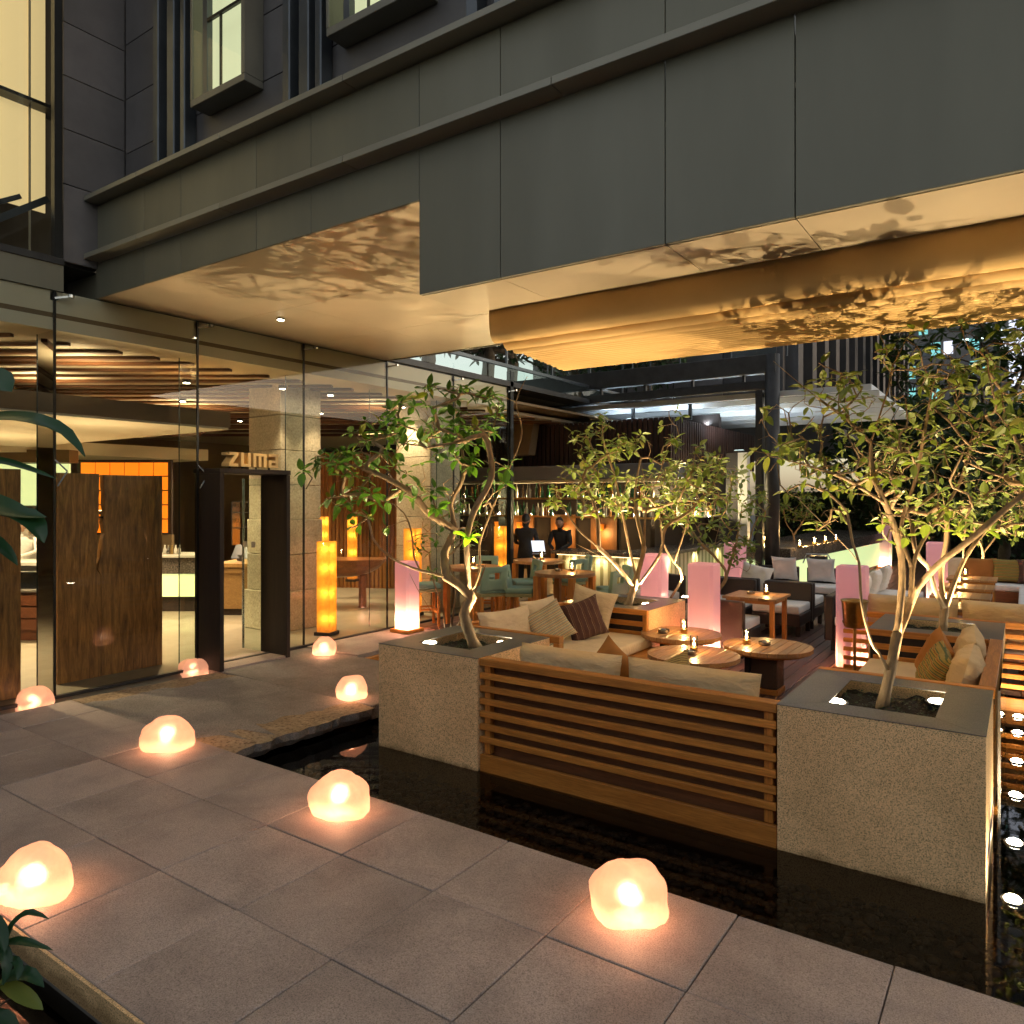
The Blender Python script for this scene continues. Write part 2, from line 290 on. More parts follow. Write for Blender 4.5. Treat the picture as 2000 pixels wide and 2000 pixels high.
# ------------------------------------------------------------------ mesh helpers
class MB:
    def __init__(s): s.v = []; s.f = []; s.attr = None
    def quad(s, a, b, c, d):
        n = len(s.v); s.v += [a, b, c, d]; s.f.append((n, n+1, n+2, n+3)); return s
    def box(s, x0, x1, y0, y1, z0, z1):
        n = len(s.v)
        s.v += [(x0, y0, z0), (x1, y0, z0), (x1, y1, z0), (x0, y1, z0), (x0, y0, z1), (x1, y0, z1), (x1, y1, z1), (x0, y1, z1)]
        s.f += [(n, n+3, n+2, n+1), (n+4, n+5, n+6, n+7), (n, n+1, n+5, n+4), (n+1, n+2, n+6, n+5), (n+2, n+3, n+7, n+6), (n+3, n, n+4, n+7)]
        return s
    def bar(s, a, b, w, h):
        a, b = Vector(a), Vector(b); t = (b-a).normalized(); up = Vector((0, 0, 1)) if abs(t.z) < .95 else Vector((1, 0, 0))
        sd = t.cross(up).normalized()*w/2; u = sd.cross(t).normalized()*h/2; n = len(s.v)
        for p in (a, b): s.v += [tuple(p-sd-u), tuple(p+sd-u), tuple(p+sd+u), tuple(p-sd+u)]
        s.f += [(n, n+1, n+2, n+3), (n+7, n+6, n+5, n+4)] + [(n+i, n+4+i, n+4+(i+1) % 4, n+(i+1) % 4) for i in range(4)]
        return s
    def prism(s, poly, z0, z1):
        n = len(s.v); k = len(poly)
        s.v += [(x, y, z0) for x, y in poly] + [(x, y, z1) for x, y in poly]
        s.f += [tuple(range(n+k-1, n-1, -1)), tuple(range(n+k, n+2*k))] + [(n+i, n+(i+1) % k, n+k+(i+1) % k, n+k+i) for i in range(k)]
        return s
    def lathe(s, prof, n=16, c=(0, 0, 0), capb=True, capt=True):
        b = len(s.v); m = len(prof)
        for r, z in prof:
            for i in range(n):
                a = 2*math.pi*i/n; s.v.append((c[0]+r*math.cos(a), c[1]+r*math.sin(a), c[2]+z))
        for j in range(m-1):
            for i in range(n):
                s.f.append((b+j*n+i, b+j*n+(i+1) % n, b+(j+1)*n+(i+1) % n, b+(j+1)*n+i))
        if capb: s.f.append(tuple(b+i for i in range(n-1, -1, -1)))
        if capt: s.f.append(tuple(b+(m-1)*n+i for i in range(n)))
        return s
    def tube(s, pts, rad, n=6, cap=True):
        pts = [Vector(p) for p in pts]; m = len(pts)
        if isinstance(rad, (int, float)): rad = [rad]*m
        b = len(s.v); ref = None
        for j, p in enumerate(pts):
            t = (pts[min(j+1, m-1)]-pts[max(j-1, 0)])
            t = t.normalized() if t.length > 1e-6 else Vector((0, 0, 1))
            if ref is None: ref = t.orthogonal().normalized()
            ref = (ref-t*ref.dot(t)); ref = ref.normalized() if ref.length > 1e-5 else t.orthogonal().normalized()
            bi = t.cross(ref)
            for i in range(n):
                a = 2*math.pi*i/n; q = p+(ref*math.cos(a)+bi*math.sin(a))*rad[j]; s.v.append(tuple(q))
        for j in range(m-1):
            for i in range(n):
                s.f.append((b+j*n+i, b+j*n+(i+1) % n, b+(j+1)*n+(i+1) % n, b+(j+1)*n+i))
        if cap: s.f += [tuple(b+i for i in range(n-1, -1, -1)), tuple(b+(m-1)*n+i for i in range(n))]
        return s
    def mesh(s, name, m, smooth=False):
        me = bpy.data.meshes.new(name); me.from_pydata([tuple(v) for v in s.v], [], s.f); me.update()
        me.materials.append(MATS[m])
        if smooth: me.polygons.foreach_set('use_smooth', [True]*len(me.polygons))
        if s.attr is not None:
            a = me.attributes.new('rnd', 'FLOAT', 'POINT'); a.data.foreach_set('value', s.attr)
        return me
    def build(s, name, m, parent=None, world=True, smooth=False, bevel=0, seg=1, at=None):
        if parent is not None and world:
            o = parent; L = Vector((0, 0, 0))
            while o is not None: L += o.location; o = o.parent
            s.v = [(x-L.x, y-L.y, z-L.z) for x, y, z in s.v]
        elif parent is None and world:
            # a mesh of its own: origin at its base
            xs = [p[0] for p in s.v]; ys = [p[1] for p in s.v]; zs = [p[2] for p in s.v]
            at = at or ((min(xs)+max(xs))/2, (min(ys)+max(ys))/2, min(zs))
            s.v = [(x-at[0], y-at[1], z-at[2]) for x, y, z in s.v]
        o = bpy.data.objects.new(name, s.mesh(name, m, smooth)); COL.objects.link(o)
        if parent is not None: o.parent = parent
        elif at: o.location = at
        if bevel:
            b = o.modifiers.new('bevel', 'BEVEL'); b.width = bevel; b.segments = seg; b.limit_method = 'ANGLE'
            if seg > 1: o.data.polygons.foreach_set('use_smooth', [True]*len(o.data.polygons))
        return o
def tag(o, label=None, cat=None, group=None, kind=None):
    if label: o['label'] = label
    if cat: o['category'] = cat
    if group: o['group'] = group
    if kind: o['kind'] = kind
    return o
def thing(name, label, cat, loc=(0, 0, 0), rz=0, group=None):
    o = bpy.data.objects.new(name, None); COL.objects.link(o); o.empty_display_size = .1
    o.location = loc; o.rotation_euler = (0, 0, rz)
    return tag(o, label, cat, group)
def structure(name, loc=(0, 0, 0)):
    o = bpy.data.objects.new(name, None); COL.objects.link(o); o.location = loc; o.empty_display_size = .1; o['kind'] = 'structure'; return o
def copy_tree(o, parent=None):
    c = o.copy(); COL.objects.link(c); c.parent = parent
    for ch in o.children: copy_tree(ch, c)
    return c
def place(proto, used, loc, rz, label, group=None):
    o = proto if not used else copy_tree(proto)
    o.location = loc; o.rotation_euler = (0, 0, rz); tag(o, label, None, group); return o
def inst(src, name, parent, loc, rz=0, scale=None):
    """one more piece that shares the mesh of src"""
    c = bpy.data.objects.new(name, src.data); COL.objects.link(c); c.parent = parent; c.location = loc; c.rotation_euler = (0, 0, rz)
    for m in src.modifiers:
        k = c.modifiers.new(m.name, m.type)
        if m.type == 'BEVEL': k.width = m.width; k.segments = m.segments; k.limit_method = m.limit_method
    if scale: c.scale = scale
    return c
def lamp(kind, name, parent, loc, power, col, radius=.03, target=None, angle=90, blend=.4):
    l = bpy.data.lights.new(name, kind); l.energy = power; l.color = col; l.shadow_soft_size = radius
    o = bpy.data.objects.new(name, l); COL.objects.link(o); o.parent = parent
    L = Vector((0, 0, 0)); p = parent
    while p is not None: L += p.location; p = p.parent
    o.location = Vector(loc)-L
    if kind == 'SPOT':
        l.spot_size = R(angle); l.spot_blend = blend
        d = Vector(target)-Vector(loc); o.rotation_euler = d.to_track_quat('-Z', 'Y').to_euler()
    return o
def at_depth(px, py, d):
    xr = (px-CX)/FPX*d; return Vector((xr*CC-d*SS, xr*SS+d*CC, CAMZ-(py-CY)/FPX*d))
def on_z(px, py, z): return at_depth(px, py, FPX*(CAMZ-z)/(py-CY))
def on_x(px, py, X): return at_depth(px, py, X/((px-CX)/FPX*CC-SS))
def on_y(px, py, Y): return at_depth(px, py, Y/((px-CX)/FPX*SS+CC))
def fbm(p, o=3): return mnoise.fractal(Vector(p), 1., 2., o)
def slab_panel(parent, name, m, axis, c, a0, a1, b0, b1, t=.02, gap=.008, bevel=0):
    """flat panel on a plane axis=c; a and b are the two other axes in order; thickness towards t"""
    g = gap/2; lo, hi = min(c, c+t), max(c, c+t); mb = MB()
    if axis == 'x': mb.box(lo, hi, a0+g, a1-g, b0+g, b1-g)
    elif axis == 'y': mb.box(a0+g, a1-g, lo, hi, b0+g, b1-g)
    else: mb.box(a0+g, a1-g, b0+g, b1-g, lo, hi)
    return mb.build(name, m, parent, bevel=bevel)
# ================================================================== THE SETTING
o = MB().box(-60, 40, -30, 120, -1.2, -.75).build('ground', 'pool_floor'); o['kind'] = 'structure'
o = MB().quad((-8.6, -4, -.42), (6, -4, -.42), (6, 30, -.42), (-8.6, 30, -.42)).build('pool_floor', 'pool_floor'); o['kind'] = 'structure'
o = MB().quad((-8.38, -4, -.2), (6, -4, -.2), (6, 30, -.2), (-8.38, 30, -.2)).build('water', 'water'); o['kind'] = 'structure'
# pebbles under the water of the channel
mb = MB(); rr = random.Random(3)
ico = [(0, 0, 1), (.894, 0, .447), (.276, .851, .447), (-.724, .526, .447), (-.724, -.526, .447), (.276, -.851, .447), (.724, .526, -.447), (-.276, .851, -.447), (-.894, 0, -.447), (-.276, -.851, -.447), (.724, -.526, -.447), (0, 0, -1)]
icf = [(0, 1, 2), (0, 2, 3), (0, 3, 4), (0, 4, 5), (0, 5, 1), (1, 6, 2), (2, 7, 3), (3, 8, 4), (4, 9, 5), (5, 10, 1), (1, 10, 6), (2, 6, 7), (3, 7, 8), (4, 8, 9), (5, 9, 10), (11, 7, 6), (11, 8, 7), (11, 9, 8), (11, 10, 9), (11, 6, 10)]
def pebble(x, y, z, r):
    n = len(mb.v); a = rr.random()*6.3; ca, sa = math.cos(a), math.sin(a); ex = rr.uniform(.7, 1.3)
    for vx, vy, vz in ico:
        px, py = vx*r*ex, vy*r/ex; mb.v.append((x+px*ca-py*sa, y+px*sa+py*ca, z+vz*r*.5))
    mb.f.extend((n+a_, n+b_, n+c_) for a_, b_, c_ in icf)
for i in range(2600): pebble(rr.uniform(-5.4, .6), rr.uniform(3.72, 4.95), -.41+rr.random()*.05, rr.uniform(.018, .05))
for i in range(500): pebble(rr.uniform(-.2, .6), rr.uniform(4.9, 9.5), -.41+rr.random()*.05, rr.uniform(.018, .05))
for i in range(500): pebble(rr.uniform(-7.4, -5), rr.uniform(5.5, 8.3), -.41+rr.random()*.05, rr.uniform(.018, .05))
o = mb.build('pebbles', 'pebble', smooth=True)
tag(o, 'small dark pebbles lying under the shallow water', 'pebbles', kind='stuff')
# granite walkway, tile by tile
wk = structure('walkway', (-3.5, 2.66, -.3))
MB().box(-8.19, 3.2, 1.63, 3.69, -.30, -.085).build('walkway_base', 'planting_edge', wk)
xs = [-8.235+.705*i for i in range(16)]; ys = [1.6, 2.305, 3.01, 3.715]
rt = random.Random(5)
for i in range(len(xs)-1):
    for j in range(3):
        jz = rt.uniform(-.0022, .0022); g = .003
        x0, x1, y0, y1 = xs[i]+g, xs[i+1]-g, ys[j]+g, ys[j+1]-g
        if i == 0: x0 = -8.13
        m_ = MB().box(x0, x1, y0, y1, -.08, 0)
        m_.v = [(x, y, z+(jz+rt.uniform(-.0012, .0012) if z > -.01 else 0)) for x, y, z in m_.v]
        m_.build('paving_tile', 'granite_walk', wk, bevel=.004)
MB().box(-8.13, 3.2, 1.585, 1.601, -.12, -.006).build('lit_edge_strip', 'granite_side', wk)  # beige strip: golden light on the walkway edge put into its colour
# rough stone bridge to the door
br = structure('stone_bridge', (-6.8, 4.6, -.3))
rb = random.Random(11)
def rough_line(p, q, n, amp, seed):
    out = []
    for i in range(n+1):
        t = i/n; x = p[0]+(q[0]-p[0])*t; y = p[1]+(q[1]-p[1])*t
        out.append((x+amp*fbm((t*9, seed, .3)), y+amp*fbm((seed, t*9, .7))))
    return out
Rt = rough_line((-5.46, 3.725), (-5.42, 5.38), 26, .07, 1.3)
Ri = rough_line((-5.95, 3.725), (-5.72, 5.38), 26, .12, 4.1)
Ri = [(min(a[0], b[0]-.03), b[1]) for a, b in zip(Ri, Rt)]; Ri[8] = (Rt[8][0]-.02, Rt[8][1]); Ri[0] = (Rt[0][0]-.02, Rt[0][1]); Ri[4] = (Rt[4][0]-.1, Rt[4][1])
Lf = rough_line((-8.28, 3.725), (-8.10, 5.38), 26, .05, 7.7); Li = rough_line((-7.88, 3.725), (-7.72, 5.38), 26, .13, 9.2)
Li = [(max(a[0], b[0]+.05), b[1]) for a, b in zip(Li, Lf)]
def strip(mb_, A, B, z0a, z0b, zb):
    for k in range(len(A)-1):
        a, b, c, d = A[k], B[k], B[k+1], A[k+1]
        mb_.quad((a[0], a[1], z0a), (b[0], b[1], z0b), (c[0], c[1], z0b), (d[0], d[1], z0a))
mb = MB(); strip(mb, Li, Ri, -.012, -.012, 0)
mb.build('slab_top', 'granite_slab', br)
mb = MB(); strip(mb, Ri, Rt, -.0125, -.03, 0); strip(mb, Lf, Li, -.03, -.0125, 0)
mb.build('cleft_border', 'rough_edge', br, smooth=True)
mb = MB()
for k in range(26):
    a, d = Rt[k], Rt[k+1]
    j0, j1 = .03*fbm((k*.7, 2, 1)), .03*fbm((k*.7+.7, 2, 1))
    mb.quad((a[0], a[1], -.03), (a[0]-.02+j0, a[1], -.1), (d[0]-.02+j1, d[1], -.1), (d[0], d[1], -.03))
    mb.quad((a[0]-.02+j0, a[1], -.1), (a[0]-.1, a[1], -.17), (d[0]-.1, d[1], -.17), (d[0]-.02+j1, d[1], -.1))
    a, d = Lf[k], Lf[k+1]
    mb.quad((a[0], a[1], -.17), (a[0], a[1], -.03), (d[0], d[1], -.03), (d[0], d[1], -.17))
mb.build('cleft_edge', 'granite_slab', br)
MB().box(-8.0, -5.7, 3.74, 5.37, -.17, -.05).build('slab_core', 'granite_slab', br)
sl = MB().prism([(-8.36, 5.40), (-5.48, 5.395), (-5.44, 6.1), (-5.62, 6.9), (-7.3, 6.96), (-8.36, 6.95)], -.17, -.02).build('door_step_slab', 'granite_slab', br, bevel=.01)
lg = structure('stone_ledge', (-7.9, 8, -.4))
MB().box(-8.36, -7.34, 6.97, 8.95, -.4, -.005).build('ledge_block', 'granite_walk', lg, bevel=.006)
MB().box(-7.33, -7.25, 7.0, 8.95, -.35, -.06).build('ledge_fascia', 'teak_y', lg, bevel=.005)
# timber deck, board by board
dk = structure('deck', (-4, 12, -.3))
MB().box(-8.3, -.17, 8.4, 30, -.36, -.06).build('deck_joists', 'black_edge', dk)
MB().box(-4.9, -.2, 5.14, 8.4, -.36, -.06).build('deck_joists', 'black_edge', dk)
x = -8.29
while x < .1:
    y0 = 5.14 if -4.92 < x < -.16 else 8.36
    if x < -7.2: y0 = 8.97
    if x > -.3: y0 = 9.72
    MB().box(x+.004, x+.136, y0, 28, -.055, rt.uniform(-.001, .001)).build('deck_board', 'deck_wood', dk, bevel=.004)
    x += .14
MB().box(-3.77, -1.34, 5.092, 5.13, -.2, .0).build('deck_edge_beam', 'teak_dark_x', dk)
o = MB().box(-26, -8.44, -4, 30, -.2, -.004).build('interior_floor', 'concrete_floor'); o['kind'] = 'structure'
# ================================================================== BUILDING
bd = thing('restaurant_building', 'dark grey clad building overhanging the terrace with a glazed ground floor', 'building', (-8.4, 4.2, -.1))
# soffit over the terrace (z 4.3), panel by panel
sx = [-8.46, -6.9, -5.3, -3.7, -2.1, -.5, 1.1, 3.2]; sy = [4.13, 5.6, 7.1, 8.62]
for i in range(len(sx)-1):
    for j in range(3): slab_panel(bd, 'soffit_panel', 'soffit_paint', 'z', 4.30, sx[i], sx[i+1], sy[j], sy[j+1], .03, .004)
MB().box(-9.2, 3.2, 4.16, 8.60, 4.335, 4.6).build('floor_slab', 'fascia_metal', bd)
MB().box(-8.46, 3.2, 8.605, 8.66, 4.29, 4.9).build('rear_edge_beam', 'steel_dark', bd)
# fascia, lower band and upper band with joints
fx = [-8.46, -7.47, -6.8, -5.62, -4.89, -3.69, -2.95, -1.75, -1.01, .19, .93, 2.1, 3.2]
for i in range(len(fx)-1):
    z0 = 4.30 if fx[i] < -3.7 else 3.60
    slab_panel(bd, 'fascia_panel', 'fascia_metal', 'y', 4.12, fx[i], fx[i+1], z0, 4.695, .03, .006, bevel=.002)
    slab_panel(bd, 'fascia_panel', 'fascia_metal', 'y', 4.12, fx[i], fx[i+1], 4.757, 5.325, .03, .006, bevel=.002)
lx = [-8.42, -7.35, -5.95, -4.35, -2.45, -.4, 1.6, 3.2]
for i in range(len(lx)-1):
    for z in (4.70, 5.33):
        MB().box(lx[i]+.003, lx[i+1]-.003, 3.97, 4.15, z, z+.052).build('ledge', 'ledge_metal', bd, bevel=.003)
# dropped box over the seats
MB().box(-3.69, 3.2, 4.155, 4.77, 3.62, 4.295).build('bulkhead_core', 'fascia_metal', bd)
bx = [-3.69, -2.95, -1.75, -1.01, .19, .93, 3.2]
for i in range(6): slab_panel(bd, 'bulkhead_soffit', 'soffit_paint', 'z', 3.60, bx[i], bx[i+1], 4.152, 4.78, .018, .004)
# upper storey walls set back behind the ledges
uz = [5.28, 6.0, 6.62, 7.24, 7.9, 8.6, 9.3, 10]
ux = [-8.42, -7.48, -6.9, -6.78, -5.0]
for j in range(len(uz)-1):
    slab_panel(bd, 'stone_panel', 'dark_stone', 'y', 4.42, -8.40, -7.5, uz[j], uz[j+1], .03, .012)
    for x0, x1 in ((-7.5, -5.35), (-5.35, -3.4), (-3.4, -1.2), (-1.2, 1), (1, 3.2)):
        slab_panel(bd, 'stone_panel', 'dark_stone', 'y', 4.38, x0, x1, uz[j], uz[j+1], .03, .012)
sz = [4.62, 5.45, 6.04, 6.61, 7.18, 7.8, 8.5, 9.2, 10]
for j in range(len(sz)-1): slab_panel(bd, 'stone_panel', 'dark_stone', 'x', -8.42, 3.76, 4.42, sz[j], sz[j+1], -.03, .012)
MB().box(-8.6, 3.3, 4.70, 4.9, 5.3, 10).build('wall_core', 'black_edge', bd)
# tall steel mullions beside the bay windows
for x0, wd in ((-7.52, .10), (-7.26, .13), (-7.02, .08), (-5.42, .10), (-5.2, .13), (-4.99, .08), (-3.35, .10), (-3.1, .13)):
    MB().box(x0, x0+wd, 4.24, 4.375, 5.36, 10).build('mullion', 'steel_mullion', bd, bevel=.01)
# bay windows (lit rooms behind)
def bay(x0, x1, zb):
    b = MB()
    b.box(x0, x1, 4.17, 4.375, zb, zb+.07)
    fr = b.build('bay_window', 'window_frame', bd, bevel=.004)
    MB().box(x1-.05, x1, 4.17, 4.375, zb+.072, 10).build('frame_side', 'window_frame', fr)
    MB().box(x0, x0+.03, 4.17, 4.375, zb+.072, 10).build('frame_side', 'window_frame', fr)
    MB().box(x0+.2, x0+.27, 4.175, 4.235, zb+.072, 10).build('frame_post', 'steel_mullion', fr)
    MB().box(x0+.27, x1-.05, 4.175, 4.2, zb+.75, zb+.78).build('transom', 'black_edge', fr)
    MB().box(x0+.47, x0+.482, 4.175, 4.2, zb+.072, zb+.75).build('transom', 'black_edge', fr)
    MB().box(x0+.04, x1-.06, 4.33, 4.35, zb+.10, 10).build('lit_blind', 'bay_glow', fr)
    MB().quad((x0+.03, 4.18, zb+.072), (x1-.05, 4.18, zb+.072), (x1-.05, 4.18, 10), (x0+.03, 4.18, 10)).build('pane', 'glass_wall', fr)
bay(-6.72, -5.86, 5.92); bay(-4.76, -3.72, 5.92)
# upper glazed wing on the left
up = thing('upper_glazing', 'lit upper floor behind tall glass, drawn yellow blind inside', 'glazing', (-8.42, 2.5, 4.5))
MB().box(-8.46, -8.38, 3.66, 3.74, 4.64, 10).build('corner_post', 'black_edge', up)
MB().box(-8.50, -8.36, -1, 3.75, 4.56, 4.63).build('sill', 'steel_dark', up)
MB().box(-8.52, -8.40, 3.2, 3.75, 4.30, 4.55).build('sill_bracket', 'steel_dark', up)
MB().quad((-8.42, -1, 4.63), (-8.42, 3.68, 4.63), (-8.42, 3.68, 10), (-8.42, -1, 10)).build('pane', 'glass_wall', up)
MB().box(-9.5, -9.48, .4, 4.04, 5.45, 8.6).build('blind', 'blind_glow', up)
for y in (1.2, 2.3, 3.45, 3.85): MB().box(-9.46, -9.44, y, y+.02, 4.7, 8.6).build('blind_cord', 'plaster_cream', up)
MB().box(-9.6, -9.3, 0, 4.2, 6.62, 6.66).build('blind_rail', 'steel_dark', up)
MB().box(-14, -8.5, -3, 4.4, 4.60, 4.64).build('room_floor', 'black_edge', up)
MB().box(-14, -13.9, -3, 4.4, 4.64, 10).build('room_wall', 'dark_stone', up)
MB().box(-13.9, -8.5, 4.42, 4.5, 4.0, 10).build('room_wall', 'dark_stone', up)
MB().box(-13.9, -8.5, -3, -2.9, 4.64, 10).build('room_wall', 'dark_stone', up)
MB().box(-14, -8.4, -3, 4.5, 10, 10.1).build('room_ceiling', 'plaster_cream', up)
MB().box(-8.9, -8.38, -3, 3.75, 4.282, 4.559).build('spandrel', 'fascia_metal', up)
MB().bar((-8.7, 2.9, 4.7), (-8.75, 3.75, 5.35), .05, .07).build('stair_stringer', 'steel_mullion', up)
MB().bar((-9.0, 2.5, 4.7), (-9.05, 3.6, 5.4), .05, .05).build('stair_stringer', 'steel_mullion', up)
# ================================================================== GLASS FRONT
gw = thing('glass_wall', 'tall frameless glass wall of the dining room with glass fins', 'glass wall', (-8.4, 7, 0))
fins = [1.98, 3.67, 5.31, 6.95, 8.62, 10.3, 12.0]
ends = [(.2, 1.98), (1.98, 3.67), (3.67, 5.31), (6.95, 8.62), (8.62, 10.3), (10.3, 12.0)]
for a, b in ends:
    MB().quad((-8.4, a+.006, .0), (-8.4, b-.006, .0), (-8.4, b-.006, 4.29), (-8.4, a+.006, 4.29)).build('pane', 'glass_wall', gw)
MB().quad((-8.4, 5.316, 2.42), (-8.4, 6.944, 2.42), (-8.4, 6.944, 4.29), (-8.4, 5.316, 4.29)).build('pane', 'glass_wall', gw)
MB().quad((-8.4, 6.43, 0), (-8.4, 6.944, 0), (-8.4, 6.944, 2.415), (-8.4, 6.43, 2.415)).build('pane', 'glass_wall', gw)
for y in fins:
    f_ = MB().quad((-8.41, y, .0), (-8.80, y, .0), (-8.80, y, 4.25), (-8.41, y, 4.25)).build('fin', 'glass_fin', gw)
    MB().box(-8.412, -8.392, y-.012, y+.012, .0, 4.28).build('joint', 'black_edge', gw)
    MB().box(-8.806, -8.80, y-.006, y+.006, .0, 4.25).build('fin_edge', 'green_glass_edge', f_)
    c_ = MB().box(-8.74, -8.42, y-.035, y+.035, 4.18, 4.27).build('clamp', 'metal_clamp', gw)
    MB().bar((-8.39, y, 4.2), (-8.30, y+.12, 4.23), .02, .02).lathe([(.03, 0), (.03, .03)], 10, (-8.3, y+.12, 4.215)).build('bolt', 'metal_clamp', c_)
    MB().bar((-8.39, y, 2.5), (-8.34, y+.1, 2.38), .015, .015).bar((-8.34, y+.1, 2.38), (-8.38, y+.02, 2.22), .015, .015).build('spider_bracket', 'metal_clamp', gw)
MB().box(-8.43, -8.37, .2, 12, -.02, .012).build('floor_channel', 'steel_dark', gw)
# entrance portal
po = thing('entrance_portal', 'dark timber box doorway set in the glass wall under the sign', 'doorway', (-8.03, 5.9, 0))
MB().box(-8.56, -8.03, 5.37, 5.43, -.02, 2.40).build('jamb', 'portal_wood', po, bevel=.004)
MB().box(-8.58, -8.03, 6.36, 6.42, -.02, 2.40).build('jamb', 'portal_wood', po, bevel=.004)
MB().box(-8.585, -8.025, 5.365, 6.425, 2.402, 2.46).build('lintel', 'portal_wood', po, bevel=.004)
MB().box(-8.58, -8.05, 5.432, 6.358, -.03, .004).build('threshold', 'granite_walk', po)
dl = MB().box(-8.9, -8.53, 6.31, 6.325, .02, 2.36).build('door_leaf', 'glass_fin', po)
MB().box(-8.91, -8.90, 6.3, 6.335, .02, 2.36).build('door_edge', 'metal_clamp', dl)
MB().box(-8.70, -8.62, 6.30, 6.308, 1.42, 1.5).build('push_square', 'counter_white', dl)
MB().box(-8.88, -8.80, 6.30, 6.308, 1.42, 1.5).build('push_square', 'counter_white', dl)
# sign letters standing on the lintel
sg = thing('sign', 'gold block letters reading zuma standing on the door lintel', 'sign', (-8.1, 5.9, 2.46))
Z0, Z1 = 2.49, 2.665; tk = .042; XA, XB = -8.22, -8.06
def letter(name, boxes, extra=None):
    b = MB()
    for y0, y1, z0, z1 in boxes: b.box(XA, XB, y0, y1, z0, z1)
    if extra: extra(b)
    l = b.build(name, 'sign_letter', sg)
    return l
y = 5.52
def zdiag(b):
    n = len(b.v); yy = 5.52
    P_ = [(yy, Z0+.035), (yy+.055, Z0+.035), (yy+.13, Z1-.035), (yy+.075, Z1-.035)]
    b.v += [(XA+.001, p, q) for p, q in P_]+[(XB-.001, p, q) for p, q in P_]
    b.f += [(n, n+1, n+2, n+3), (n+7, n+6, n+5, n+4)]+[(n+i, n+4+i, n+4+(i+1) % 4, n+(i+1) % 4) for i in range(4)]
letter('letter_z', [(y, y+.13, Z1-.035, Z1), (y, y+.13, Z0, Z0+.035)], zdiag)
y = 5.69; letter('letter_u', [(y, y+tk, Z0+.036, Z1), (y+.10, y+.10+tk, Z0+.036, Z1), (y, y+.10+tk, Z0, Z0+.035)])
y = 5.87; letter('letter_m', [(y, y+tk, Z0, Z1-.036), (y+.078, y+.078+tk, Z0, Z1-.036), (y+.156, y+.156+tk, Z0, Z1-.036), (y, y+.156+tk, Z1-.035, Z1)])
y = 6.105; letter('letter_a', [(y, y+.1, Z1-.034, Z1), (y+.101, y+.101+tk, Z0, Z1), (y, y+.1, Z0+.062, Z0+.094), (y, y+.1, Z0, Z0+.03), (y, y+tk*.9, Z0+.031, Z0+.061)])
for yy in (5.58, 5.76, 5.96, 6.16): MB().box(-8.16, -8.13, yy, yy+.015, 2.461, 2.4895).build('sign_foot', 'steel_dark', sg)
# awning folded up under the bulkhead
aw = thing('folded_awning', 'cream pleated fabric awning gathered under the overhang', 'awning', (-1.0, 5.3, 3.2))
prof = [(4.80, 3.70), (4.80, 3.62), (4.802, 3.54), (4.808, 3.47), (4.82, 3.41), (4.845, 3.372), (4.88, 3.355), (4.92, 3.36), (4.945, 3.385), (4.95, 3.41)]
p2 = [(4.955, 3.42), (4.96, 3.37), (4.985, 3.335), (5.03, 3.32), (5.07, 3.335), (5.08, 3.36)]
p3 = [(5.085, 3.38), (5.09, 3.345), (5.11, 3.32), (5.145, 3.31), (5.175, 3.325), (5.18, 3.35)]
def sweep(pr, name, m, x0, x1, nx=60, sag=.012):
    b = MB(); n = len(pr)
    for i in range(nx+1):
        X = x0+(x1-x0)*i/nx
        for j, (Y, Z) in enumerate(pr):
            wv = sag*fbm((X*2.2, Y*6, Z*3))
            b.v.append((X+(.012*fbm((j, 3, 1)) if i in (0, nx) else 0), Y+wv, Z+wv*.8))
    for i in range(nx):
        for j in range(n-1): b.f.append((i*n+j, i*n+j+1, (i+1)*n+j+1, (i+1)*n+j))
    return b.build(name, m, aw, smooth=True)
sweep(prof, 'front_valance', 'awning_fabric', -3.55, 3.)
sweep(p2, 'pleat', 'awning_fabric', -3.53, 3.); sweep(p3, 'pleat', 'awning_fabric', -3.52, 3.)
yy = 5.185; z_ = 3.335
for k in range(14):
    s_ = .052; pr = [(yy, z_+.02), (yy+.006, z_), (yy+s_*.5, z_-.016), (yy+s_-.006, z_), (yy+s_, z_+.02)]
    sweep(pr, 'pleat', 'awning_fabric', -3.52+.01*(k % 2), 3., 40, .004); yy += s_+.001; z_ -= .0035
MB().box(-3.5, 3, 4.83, 5.92, 3.55, 3.57).build('awning_tray', 'steel_dark', aw)

t = thing('soffit_downlight', 'small recessed downlight in the soffit in front of the sign', 'downlight', (-7.5, 5.85, 4.28))
MB().lathe([(.05, 0), (.05, .018)], 14, (-7.5, 5.85, 4.28)).build('trim', 'steel_dark', t)
MB().lathe([(.04, -.003), (.015, -.005)], 14, (-7.5, 5.85, 4.28)).build('lens', 'lamp_lens', t)
lamp('SPOT', 'bulb', t, (-7.5, 5.85, 4.26), 40, (1., .74, .42), .03, (-8.08, 5.85, 2.58), 24, .7)
